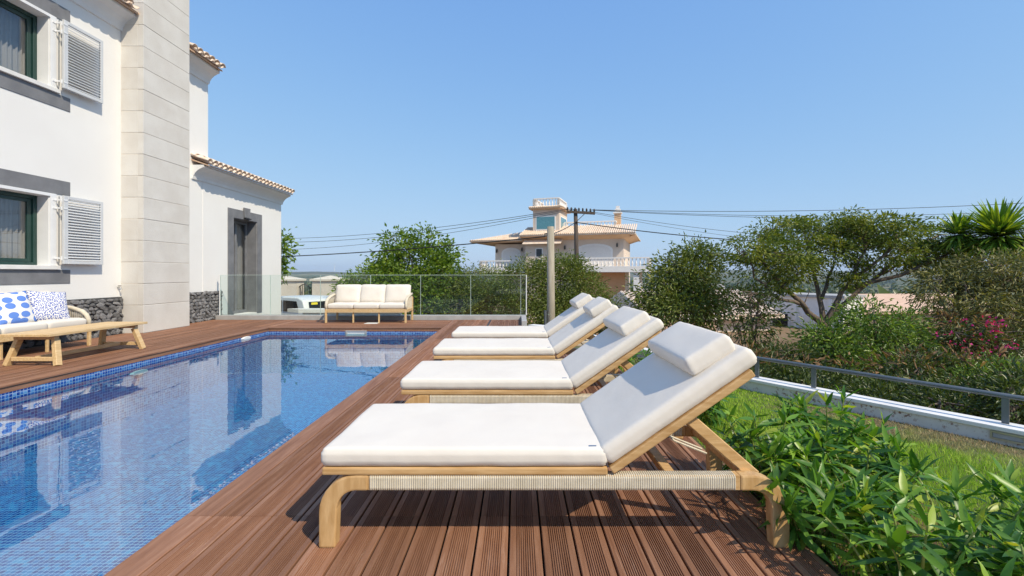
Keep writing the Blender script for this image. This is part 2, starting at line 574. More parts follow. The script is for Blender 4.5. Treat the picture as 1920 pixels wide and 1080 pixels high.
def ground_z(x, y):
    r = math.hypot(x, y - 5)
    if r < 55: z = GZ - .3 * max(0, min(1, (r - 10) / 45))
    elif r < 420: z = GZ - .3 - 30 * ((r - 55) / 365) ** .8
    else: z = -31.9
    if r > 300:
        k = min(1, (r - 300) / 800)
        z += k * 7 * mnoise.noise((x * .0016, y * .0016, 3.1))
    if r > 2200:
        k = min(1, (r - 2200) / 2200)
        a = math.atan2(x, y)
        hill = 52 + 26 * mnoise.noise((a * 3.1, .3, 1.7)) + 13 * mnoise.noise((a * 9, .9, 4)) + 5 * mnoise.noise((a * 31, .1, 9))
        z += k * k * (3 - 2 * k) * hill
    return z


V, F = [], []
rr = [0, 6, 12, 18, 26, 36, 48, 60, 80, 110, 150, 210, 300, 420, 560, 740, 950, 1200, 1500, 1850, 2250, 2600, 3000, 3400, 3800, 4200, 4600, 4900]
NA = 180
for i, r_ in enumerate(rr):
    for k in range(NA):
        a = 2 * PI * k / NA
        x, y = r_ * math.sin(a), 5 + r_ * math.cos(a)
        V.append((x, y, ground_z(x, y)))
for i in range(len(rr) - 1):
    for k in range(NA):
        k2 = (k + 1) % NA
        if i == 0:
            F.append((k, (i + 1) * NA + k2, (i + 1) * NA + k))
        else:
            F.append((i * NA + k, i * NA + k2, (i + 1) * NA + k2, (i + 1) * NA + k))
tag(obj('ground', V, F, mt['terrain'], smooth=True), kind='structure')

# terrace body that carries pool, deck and lawn
PX0, PX1, PY0, PY1 = -5.5, -1.625, -1.5, 10.03     # pool
WZ = -.13
FZ = -.83
tb = MB()
tb.box(-8.6, PX0 - .03, -2, 12.1, GZ - .4, -.06)
tb.box(PX0 - .02, PX1 + .02, PY1 + .03, 12.1, GZ - .4, -.06)
tb.box(PX1 + .03, .22, -2, 12.1, GZ - .4, -.06)
tb.box(.23, 1.33, -2, 7.3, GZ - .4, -.06)
tag(tb.obj('terrace_base', mt['concrete']), kind='structure')

# pool basin with UVs in metres
V = [(PX0, PY0, 0), (PX1, PY0, 0), (PX1, PY1, 0), (PX0, PY1, 0), (PX0, PY0, 0), (PX1, PY0, 0), (PX1, PY1, 0), (PX0, PY1, 0)]
V = [(x, y, -.03) for x, y, z in V[:4]] + [(x, y, FZ) for x, y, z in V[4:]]
F = [(4, 5, 6, 7), (0, 4, 7, 3), (1, 2, 6, 5), (3, 7, 6, 2), (0, 1, 5, 4)]
pool = obj('pool_basin', V, F, mt['mosaic'])
pool.data.materials.append(mt['mosaicw'])
tag(pool, kind='structure')
ul = pool.data.uv_layers.new(name='UVMap')
for p in pool.data.polygons:
    for li in p.loop_indices:
        co = pool.data.vertices[pool.data.loops[li].vertex_index].co
        n = p.normal
        p.material_index = 0 if abs(n.z) > .5 else 1
        ul.data[li].uv = (co.x, co.y) if abs(n.z) > .5 else ((co.y, co.z) if abs(n.x) > .5 else (co.x, co.z))
V = [(PX0 + .002, PY0 + .002, WZ), (PX1 - .002, PY0 + .002, WZ), (PX1 - .002, PY1 - .002, WZ), (PX0 + .002, PY1 - .002, WZ)]
tag(obj('pool_water', V, [(0, 1, 2, 3)], mt['water']), kind='structure')

# ------------------------------------------------------------------ deck
BW, BT, GAP = .1375, .022, .009
PITCH = BW + GAP


def board_mesh(L, grooves=9):
    """board along local Y, top at z=0, reeded top"""
    pts = [(-BW / 2, -BT), (-BW / 2, -.003), (-BW / 2 + .003, 0)]
    if grooves:
        mg = BW * .19                      # smooth margins, reeded middle
        pw = (BW - 2 * mg) / grooves
        for i in range(grooves):
            x = -BW / 2 + mg + i * pw
            pts += [(x + pw * .20, 0), (x + pw * .30, -.005), (x + pw * .70, -.005), (x + pw * .80, 0)]
    pts += [(BW / 2 - .003, 0), (BW / 2, -.003), (BW / 2, -BT)]
    return MB().prism(pts, 'y', 0, L).mesh('board', mt['deck'])


bm_cache = {}


def board(x, y0, y1, parent, rz=0, grooves=9):
    L = round(y1 - y0 - .003, 3)
    k = (L, grooves)
    if k not in bm_cache: bm_cache[k] = board_mesh(L, grooves)
    if rz: o = link('board', bm_cache[k], parent, (y0, x, random.uniform(-.0008, .0008)), (0, 0, -PI / 2))
    else: o = link('board', bm_cache[k], parent, (x, y0, random.uniform(-.0008, .0008)))
    return o


db = MB()
db.box(-7.9, PX0 - .05, -.6, 11.7, -.055, -.03)
db.box(PX0 - .045, PX1 + .045, PY1 + .05, 11.7, -.055, -.03)
db.box(PX1 + .05, .14, -.6, 11.7, -.055, -.03)
db.box(.145, 1.30, -.6, 7.25, -.055, -.03)
deck = db.obj('deck', mt['deckbase'])
tag(deck, kind='structure')
JY = [-.6, 2.25, 5.25, 8.3, 11.7]
for i in range(20):
    x = PX1 - .02 + BW / 2 + i * PITCH
    js = list(JY)
    if x > .1: js = [-.6, 2.25, 5.25, 7.25]
    for a, b in zip(js, js[1:]): board(x, a, b, deck, grooves=0 if i == 0 else 9)
for i in range(16):
    x = PX0 + .02 - BW / 2 - i * PITCH
    for a, b in zip([-.6, 1.6, 4.6, 7.6, 10.2], [1.6, 4.6, 7.6, 10.2, 11.7]): board(x, a, b, deck, grooves=0 if i == 0 else 9)
for i in range(11):
    y = PY1 - .02 + BW / 2 + i * PITCH
    if y + BW / 2 > 11.72: break
    for a, b in zip([PX0 + .025, -3.4], [-3.4, PX1 - .025]): board(y, a, b, deck, 1, grooves=0 if i == 0 else 9)
# fascia boards under the coping
fz0, fz1 = -.085, -.023
for (a, b, c, d) in ((PX0 - .012, PX0 + .006, -.6, PY1 - .01), (PX1 - .006, PX1 + .012, -.6, PY1 - .01), (PX0 + .01, PX1 - .01, PY1 - .006, PY1 + .012)):
    MB().box(a, b, c, d, fz0, fz1).obj('fascia_board', mt['deck'], deck)
MB().box(-.70, -.66, 8.32, 11.69, -.02, .003).obj('expansion_strip', mt['dark'], deck)
# skimmer lid in the far deck, skimmer mouth and inlets of the pool
tag(MB().box(-3.62, -3.32, 10.72, 11.0, .0015, .006).obj('skimmer_hatch', mt['white_plastic'], bevel=.0015), 'square cream skimmer hatch set in the deck before the far sofa', 'hatch')
sk = empty('skimmer_mouth', (-3.55, PY1 - .012, -.13), 0, 'white plastic skimmer mouth in the far pool wall', 'skimmer')
m = MB()
m.box(-.23, .23, -.012, .012, .04, .065); m.box(-.23, .23, -.012, .012, -.06, -.045)
m.box(-.23, -.20, -.012, .012, -.0445, .0395); m.box(.20, .23, -.012, .012, -.0445, .0395)
m.obj('frame', mt['concrete'], sk)
MB().box(-.199, .199, .002, .010, -.044, .039).obj('flap', mt['sillwhite'], sk)
inl = empty('pool_inlet', (PX0 + .01, 9.2, -.115), 0, 'white oval inlet on the left pool wall near the far corner', 'pool inlet')
m = MB(); V = []
ring = [(.0, .16 * math.cos(a), .035 * math.sin(a)) for a in np.linspace(0, 2 * PI, 16, endpoint=False)]
m.add([(x, y, z) for x, y, z in ring] + [(.03, y * .8, z * .8) for x, y, z in ring], [tuple(range(16, 32))] + [(i, (i + 1) % 16, 16 + (i + 1) % 16, 16 + i) for i in range(16)])
m.obj('plate', mt['white_plastic'], inl)
inl2 = empty('pool_inlet', (PX0 + .01, 6.6, -.24), 0, 'white oval inlet underwater on the left pool wall beside the coffee table', 'pool inlet')
link('plate', bpy.data.meshes['plate'], inl2)

# ------------------------------------------------------------------ house
HX = -7.9
house = empty('white_house', (HX, 6, 0), 0, 'large white two storey house with grey window surrounds and stone plinth beside the pool', 'house')
HO = Vector((-HX, -6, 0))


def hloc(o):
    o.location = HO
    return o


def wall_openings(m, x0, x1, y0, y1, z0, z1, ops):
    """wall slab from x0 (back) to x1 (face) pierced by openings (ya,yb,za,zb), cut into non overlapping boxes"""
    ys = sorted({y0, y1, *[v for o in ops for v in o[:2]]})
    for a, b in zip(ys, ys[1:]):
        cuts = sorted((o[2], o[3]) for o in ops if o[0] <= a and o[1] >= b)
        z = z0
        for (c, d) in cuts:
            if c > z: m.box(x0, x1, a, b, z, c)
            z = d
        if z < z1: m.box(x0, x1, a, b, z, z1)


WIN = [(6.45, 7.68, 1.33, 2.50), (6.45, 7.68, 4.35, 5.52)]
DOOR = (12.64, 13.78, .02, 2.74)
m = MB()
wall_openings(m, HX - .35, HX, -1, 11.62, .0, 6.34, WIN)
m.box(HX - 6, HX - .36, 11.27, 11.62, 0, 6.34)
m.box(HX - 6, HX - .36, -1, -.65, 0, 6.34)
m.box(HX - 6.35, HX - 6.01, -1, 11.62, 0, 6.34)
hloc(m.obj('wall', mt['render'], house))
m = MB()
wall_openings(m, HX - .33, HX + .008, 11.42, 15.2, -.9, 3.9, [DOOR])
m.box(HX - 5, HX - .335, 14.85, 15.2, -.9, 3.9)
hloc(m.obj('annex_wall', mt['render'], house))
# interiors seen through the windows
for (ya, yb, za, zb) in WIN:
    m = MB()
    x0, x1 = HX - 3.4, HX - .36
    a, b, c, d = ya - .9, yb + .9, za - .9, zb + .3
    m.add([(x0, a, c), (x0, b, c), (x0, b, d), (x0, a, d), (x1, a, c), (x1, b, c), (x1, b, d), (x1, a, d)], [(0, 1, 2, 3), (0, 4, 5, 1), (3, 2, 6, 7), (0, 3, 7, 4), (1, 5, 6, 2)])
    hloc(m.obj('room', mt['room'], house))
m = MB()
x0, x1, a, b, c, d = HX - 3.0, HX - .336, 12.0, 14.5, -.01, 3.0
m.add([(x0, a, c), (x0, b, c), (x0, b, d), (x0, a, d), (x1, a, c), (x1, b, c), (x1, b, d), (x1, a, d)], [(0, 1, 2, 3), (0, 4, 5, 1), (3, 2, 6, 7), (0, 3, 7, 4), (1, 5, 6, 2)])
hloc(m.obj('room', mt['room'], house))


# windows
def window(ya, yb, za, zb):
    # grey plaster bands
    wi = MB()
    wi.box(HX - .005, HX + .012, ya - .35, yb + .35, zb + .055, zb + .30)
    wi = hloc(wi.obj('window', mt['surround'], house, bevel=.003, seg=1))
    MB().box(HX - .005, HX + .012, ya - .35, yb + .35, za - .31, za - .075).obj('lower_band', mt['surround'], wi, bevel=.003, seg=1)
    # white outer frame round the opening
    m = MB()
    m.box(HX + .001, HX + .022, ya - .10, ya, za, zb + .05); m.box(HX + .001, HX + .022, yb, yb + .10, za, zb + .05)
    m.box(HX + .001, HX + .022, ya + .001, yb - .001, zb, zb + .05)
    m.box(HX - .21, HX - .001, yb - .012, yb - .001, za, zb)
    m.box(HX - .21, HX - .001, ya + .001, ya + .012, za, zb)
    m.obj('outer_frame', mt['alu'], wi, bevel=.002, seg=1)
    MB().box(HX - .22, HX + .055, ya - .14, yb + .14, za - .07, za - .002).obj('sill', mt['sillwhite'], wi, bevel=.006)
    # green frame and sash
    m = MB()
    xf = HX - .19
    m.box(xf - .06, xf, ya + .013, ya + .075, za, zb); m.box(xf - .06, xf, yb - .075, yb - .013, za, zb)
    m.box(xf - .06, xf, ya + .076, yb - .076, za, za + .05); m.box(xf - .06, xf, ya + .076, yb - .076, zb - .06, zb)
    m.obj('frame', mt['green'], wi, bevel=.004, seg=1)
    mid = (ya + yb) / 2
    for (p, q) in ((ya + .077, mid - .002), (mid + .002, yb - .077)):
        m = MB()
        xs = xf - .02
        m.box(xs - .05, xs - .004, p, p + .07, za + .052, zb - .062); m.box(xs - .05, xs - .004, q - .07, q, za + .052, zb - .062)
        m.box(xs - .05, xs - .004, p + .071, q - .071, za + .052, za + .11); m.box(xs - .05, xs - .004, p + .071, q - .071, zb - .12, zb - .062)
        m.obj('sash', mt['green'], wi, bevel=.004, seg=1)
        MB().box(xs - .034, xs - .022, p + .069, q - .069, za + .108, zb - .118).obj('pane', mt['winpane'], wi)
    # curtain with folds
    V, F = [], []
    n = 60
    for i in range(n + 1):
        y = yb - .62 + .70 * i / n
        x = HX - .42 + .03 * math.sin(i * .95) + .012 * math.sin(i * 2.3)
        V += [(x, y, za - .2), (x, y, zb + .1)]
    F = [(2 * i, 2 * i + 2, 2 * i + 3, 2 * i + 1) for i in range(n)]
    obj('curtain', V, F, mt['curtain'], wi, True)
    # open louvred shutter
    sh0, sh1 = yb + .115, yb + .115 + .74
    z0, z1 = za + .025, zb + .03
    xa, xb = HX + .095, HX + .135
    m = MB()
    m.box(xa, xb, sh0, sh0 + .075, z0, z1); m.box(xa, xb, sh1 - .05, sh1, z0, z1)
    m.box(xa, xb, sh0 + .076, sh1 - .051, z0, z0 + .055); m.box(xa, xb, sh0 + .076, sh1 - .051, z1 - .055, z1)
    sh = hloc(m.obj('shutter', mt['shutter'], house, bevel=.004, seg=1))
    ns = 22
    lm = MB().prism([(-.018, .018), (-.021, .013), (.017, -.019), (.021, -.016)], 'y', sh0 + .0755, sh1 - .0505).mesh('slat', mt['shutter'])
    for k in range(ns):
        zz = z0 + .055 + (z1 - z0 - .11) * (k + .5) / ns
        link('slat', lm, sh, ((xa + xb) / 2, 0, zz))
    for zz in (z0 + .10, z1 - .22, z1 - .08):
        m = MB()
        m.box(HX + .023, HX + .030, yb + .03, yb + .095, zz - .016, zz + .016)
        m.box(HX + .031, HX + .10, yb + .076, yb + .090, zz - .013, zz + .013)
        m.box(xb + .001, xb + .006, sh0 - .008, sh0 + .055, zz - .012, zz + .012)
        m.tube([(HX + .110, yb + .098, zz - .035), (HX + .110, yb + .098, zz + .035)], .009, 8)
        m.obj('hinge', mt['alu'], sh)
    MB().tube([(HX + .06, yb + .103, z0 + .02), (HX + .06, yb + .103, z1 - .02)], .006, 8).obj('gap_shade', mt['metal'], sh)  # added dark bar standing in for the shadow in the gap beside the shutter
    return wi


for wdef in WIN: window(*wdef)

# annex door: dark surround, keystone, deep reveal and glazed leaf
ya, yb, za, zb = DOOR
XA = HX + .008
m = MB()
m.box(XA - .005, XA + .02, ya - .25, ya, 0, zb + .25); m.box(XA - .005, XA + .02, yb, yb + .25, 0, zb + .25)
m.box(XA - .005, XA + .02, ya + .0005, yb - .0005, zb, zb + .25)
m.box(XA - .36, XA - .002, yb - .015, yb - .0015, za, zb); m.box(XA - .36, XA - .002, ya + .0015, ya + .015, za, zb)
m.box(XA - .36, XA - .002, ya + .016, yb - .016, zb - .015, zb - .0015)
dr = hloc(m.obj('door', mt['surround'], house, bevel=.003, seg=1))
MB().prism([(13.09, zb + .06), (13.33, zb + .06), (13.36, zb + .34), (13.06, zb + .34)], 'x', XA + .021, XA + .06).obj('keystone', mt['surround'], dr, bevel=.006)
MB().box(XA + .021, XA + .10, 13.08, 13.34, zb + .015, zb + .045).obj('lamp', mt['dark'], dr, bevel=.006)
m = MB()
for (p, q) in ((ya + .016, ya + .09), (yb - .09, yb - .016), (13.17, 13.25)): m.box(XA - .33, XA - .28, p, q, za, zb - .016)
for (p, q) in ((ya + .091, 13.169), (13.251, yb - .091)):
    m.box(XA - .33, XA - .28, p, q, za, za + .09); m.box(XA - .33, XA - .28, p, q, zb - .1, zb - .016)
m.obj('leaf_frame', mt['surround'], dr, bevel=.004, seg=1)
V = []
for i in range(61):
    V += [(XA - .45 + .03 * math.sin(i * .9) + .012 * math.sin(i * 2.1), 12.5 + 1.4 * i / 60, zz) for zz in (0, 2.9)]
obj('curtain', V, [(2 * i, 2 * i + 2, 2 * i + 3, 2 * i + 1) for i in range(60)], mt['curtain'], dr, True)
for (p, q) in ((ya + .088, 13.172), (13.248, yb - .088)):
    MB().box(XA - .31, XA - .30, p, q, za + .088, zb - .098).obj('pane', mt['winpane'], dr)

# stone plinth: a bed with single rough stones
pl = MB()
pl.box(HX + .001, HX + .03, -1, 9.055, 0, .73)
pl.box(HX + .031, HX + .05, 10.345, 12.08, 0, .73)
pl = hloc(pl.obj('plinth', mt['stone_bed'], house))
tag(pl, 'dark rough stone plinth')


def stone_mesh(seed):
    bm = bmesh.new()
    bmesh.ops.create_icosphere(bm, subdivisions=1 + seed % 2, radius=1)
    o = Vector((seed * 7.3, seed * 3.1, 0))
    for v in bm.verts:
        d = v.co.normalized()
        # blocky: push the sphere towards a box, then roughen
        k = max(abs(d.x), abs(d.y), abs(d.z))
        p = d * (.72 / k * .55 + .45)
        p *= 1 + .42 * mnoise.noise(d * 1.7 + o) + .30 * mnoise.noise(d * 4 + o)
        v.co = Vector((p.x * .5, p.y, p.z))
    me = bpy.data.meshes.new('stone')
    bm.to_mesh(me); bm.free()
    me.materials.append(mt['stone'])
    return me


stones = [stone_mesh(i) for i in range(8)]


def stones_on(x, y0, y1, z0, z1, size):
    pts = []
    z = z0
    row = 0
    while z < z1 - .03:
        h = size * random.uniform(.62, .95)
        if z + h > z1: h = z1 - z
        y = y0 - random.uniform(0, size)
        while y < y1:
            wd = size * random.uniform(.8, 1.9)
            a, b = max(y, y0), min(y + wd, y1)
            if b - a > .04:
                link('stone', random.choice(stones), pl, (x + random.uniform(-.008, .010), (a + b) / 2, z + h / 2),
                     (random.uniform(-.75, .75), random.uniform(-.1, .1), random.choice((0, PI)) + random.uniform(-.22, .22)), (random.uniform(.05, .085), (b - a) / 2 * random.uniform(1.0, 1.3), h / 2 * random.uniform(1.05, 1.45)))
            y += wd
        z += h
        row += 1


stones_on(HX + .035, 6.9, 9.05, 0, .73, .105)
stones_on(HX + .035, 5.0, 6.9, 0, .42, .17)
stones_on(HX + .055, 10.35, 12.07, 0, .73, .105)

# chimney of big pale blocks
CX0, CX1, CY0, CY1 = HX - .02, -7.45, 9.06, 10.34
ch = hloc(MB().box(CX0, CX1 - .006, CY0 + .007, CY1 - .006, 0, 8.0).obj('chimney', mt['mortar'], house))
bh = .43
bme = {}
for k in range(18):
    z0 = k * bh + .13 if k else 0
    z1 = (k + 1) * bh + .13
    dy = random.uniform(-.003, .003)
    MB().box(CX0 + .36, CX1 + dy, CY0, CY1, z0 + .006, z1 - .006).obj('block', mt['chimney'], ch, bevel=.005, seg=2)
    MB().box(CX0 + .01, CX0 + .357, CY0 + .004 + dy, CY0 + .3, z0 + .006, z1 - .006).obj('block', mt['chimney'], ch, bevel=.005, seg=2)
# small wall fittings
f = empty('wall_light', (HX + .05, 10.75, 2.42), 0, 'small round white light fitting on the wall right of the chimney', 'light')
m = MB(); m.tube([(0, 0, 0), (.05, 0, 0)], .055, 12); m.obj('body', mt['steel'], f)
MB().tube([(.051, 0, 0), (.062, 0, 0)], .04, 12).obj('lens', mt['dark'], f)
f = empty('wall_socket', (HX + .07, 10.47, .66), 0, 'small white socket box above the stone plinth', 'socket')
MB().box(0, .03, -.04, .04, -.05, .05).obj('box', mt['white_plastic'], f, bevel=.006)
f = empty('outdoor_tap', (HX + .01, 8.98, .92), 0, 'small grey tap on the white wall beside the chimney foot', 'tap')
m = MB(); m.tube([(0, 0, 0), (.06, 0, 0), (.075, 0, -.05)], .014, 8); m.obj('spout', mt['steel'], f)
m = MB(); m.tube([(.04, -.03, .03), (.04, .03, .03)], .012, 8); m.obj('handle', mt['steel'], f)


# roofs
def tile_mesh(cover):
    V, F = [], []
    n = 7
    for (x, r) in ((0, .094), (-.44, .078)):          # eave end first, rises towards -x
        for rr_ in (r, r - .014):
            for i in range(n + 1):
                a = PI * i / n
                V.append((x, math.cos(a) * rr_, (1 if cover else -1) * math.sin(a) * rr_ * .82))
    k = n + 1
    for i in range(n):
        F += [(i, i + 1, 2 * k + i + 1, 2 * k + i), (k + i, 3 * k + i, 3 * k + i + 1, k + i + 1), (i, k + i, k + i + 1, i + 1), (2 * k + i, 2 * k + i + 1, 3 * k + i + 1, 3 * k + i)]
    F += [(0, 2 * k, 3 * k, k), (n, k + n, 3 * k + n, 2 * k + n)]
    me = mesh('roof_tile', V, F, mt['tile'], True)
    bm = bmesh.new(); bm.from_mesh(me); bmesh.ops.recalc_face_normals(bm, faces=bm.faces); bm.to_mesh(me); bm.free()
    return me


tc_m, tp_m = tile_mesh(True), tile_mesh(False)
SL = R(19)


def eave(y0, y1, zc, run, name_label, skip=None, xe=HX + .42):
    m = MB()
    prof = [(HX - .36, zc - .34), (HX + .035, zc - .34), (HX + .05, zc - .27), (HX + .09, zc - .2), (HX + .16, zc - .13), (HX + .25, zc - .08), (HX + .30, zc - .06), (HX + .30, zc - .005), (HX - .36, zc - .005)]
    hloc(m.prism(prof, 'y', y0, y1).obj('cornice', mt['cornice'], house))
    m = MB()
    dx = -run
    m.prism([(HX + .37, zc - .02), (HX + .37, zc + .014), (HX + .31 + dx, zc + .035 + run * math.tan(SL)), (HX + .31 + dx, zc + run * math.tan(SL))], 'y', y0, y1)
    rf = hloc(m.obj('roof', mt['roofbase'], house))
    n = int((y1 - y0) / .2)
    for i in range(n + 1):
        y = y0 + .06 + (y1 - y0 - .12) * i / n
        if skip and skip[0] - .1 < y < skip[1] + .1: continue
        for c in range(3):
            x = xe - .33 * c * math.cos(SL)
            z = zc + .066 + .33 * c * math.sin(SL)
            j = random.uniform(-.012, .012)
            link('roof_tile', tc_m, rf, (x + j, y + random.uniform(-.006, .006), z + .02 + .012 * c), (0, SL - .03, random.uniform(-.02, .02)))
            if i < n and c < 2: link('roof_tile', tp_m, rf, (x + .03 + j, y + .1, z + .012), (0, SL - .02, 0))
    return rf


eave(-1, 11.62, 6.36, 3.0, '', (9.0, 10.34))
eave(11.02, 15.25, 3.83, 3.0, '')

# ------------------------------------------------------------------ glass balustrade on its kerb
gb = empty('glass_balustrade', (-3.75, 11.86, 0), 0, 'frameless clear glass balustrade on a grey kerb at the far end of the deck', 'balustrade')
GO = Vector((3.75, -11.86, 0))
m = MB()
m.box(-7.78, .22, 11.72, 12.0, -.05, .105)
m.box(.10, .22, 10.4, 11.718, -.05, .105)
k = m.obj('kerb', mt['concrete'], gb, bevel=.006); k.location = GO
gx0 = [-7.74 + 1.305 * i for i in range(7)] + [.225]
for a, b in zip(gx0, gx0[1:]):
    p = MB().box(a + .006, b - .006, 11.852, 11.864, .106, 1.145).obj('pane', mt['pane'], gb)
    p.location = GO
    e = MB()
    e.box(a + .006, b - .006, 11.853, 11.863, 1.1455, 1.1525)
    e.box(b - .0058, b - .002, 11.853, 11.863, .106, 1.145)
    e.box(a + .002, a + .0058, 11.853, 11.863, .106, 1.145)
    e.obj('pane_edge', mt['glassedge'], p)
e = MB().box(.226, .246, 11.845, 11.871, .106, 1.153).obj('end_profile', mt['alu'], gb); e.location = GO
e = MB().box(-7.766, -7.746, 11.845, 11.871, .106, 1.153).obj('end_profile', mt['alu'], gb); e.location = GO


# ------------------------------------------------------------------ cushions
def cushion_mesh(name, lx, ly, lz, r=.03, puff=.012, seed=0, n=(22, 14, 5), wr=.003, mat='fabric', pinch=0):
    bm = bmesh.new()
    V = {}
    hx, hy, hz = lx / 2, ly / 2, lz / 2

    def vert(i, j, k):
        key = (i, j, k)
        if key in V: return V[key]
        u, v_, w_ = (2 * i / n[0] - 1, 2 * j / n[1] - 1, 2 * k / n[2] - 1)
        # crowd samples towards the edges
        u, v_ = math.copysign(abs(u) ** .8, u), math.copysign(abs(v_) ** .8, v_)
        p = Vector((u * hx, v_ * hy, w_ * hz))
        q = Vector((max(-hx + r, min(hx - r, p.x)), max(-hy + r, min(hy - r, p.y)), max(-hz + r, min(hz - r, p.z))))
        d = p - q
        if d.length > 1e-6: p = q + d.normalized() * min(d.length, r)
        b = (1 - u ** 4) * (1 - v_ ** 4)
        p.z += puff * b * w_
        p.x += .5 * puff * (1 - w_ * w_) * u * abs(u)
        p.y += .5 * puff * (1 - w_ * w_) * v_ * abs(v_)
        side = abs(u) > .999 or abs(v_) > .999
        if side and n[2] >= 8:
            per_ = p.y if abs(u) > .999 else p.x
            if abs(abs(w_) - .75) < .01: p -= Vector((u if abs(u) > .999 else 0, v_ if abs(v_) > .999 else 0, 0)) * .0035
            p += Vector((u if abs(u) > .999 else 0, v_ if abs(v_) > .999 else 0, 0)) * .0012 * mnoise.noise((per_ * 34, p.z * 9, seed))
        if pinch: p.z *= 1 - pinch * (abs(u * v_) ** 3)
        o = Vector((seed * 3.7, seed * 1.3, 0))
        p += Vector((0, 0, 1)) * wr * 2.2 * mnoise.noise(Vector((p.x * 4, p.y * 4, seed))) * (1 if w_ > -.9 else 0)
        p += Vector((.6, .6, .6)) * wr * mnoise.noise(p * 14 + o)
        V[key] = bm.verts.new(p)
        return V[key]

    for (a, b, c) in ((0, 1, 2), (1, 2, 0), (2, 0, 1)):
        for side in (0, n[c]):
            for i in range(n[a]):
                for j in range(n[b]):
                    def g(ii, jj):
                        key = [0, 0, 0]
                        key[a], key[b], key[c] = ii, jj, side
                        return vert(*key)
                    q = [g(i, j), g(i + 1, j), g(i + 1, j + 1), g(i, j + 1)]
                    bm.faces.new(q if side else q[::-1])
    me = bpy.data.meshes.new(name)
    bm.to_mesh(me); bm.free()
    me.materials.append(mt[mat])
    me.polygons.foreach_set('use_smooth', [True] * len(me.polygons))
    me.update()
    return me


# ------------------------------------------------------------------ sun loungers
LW = .71
XM = .16


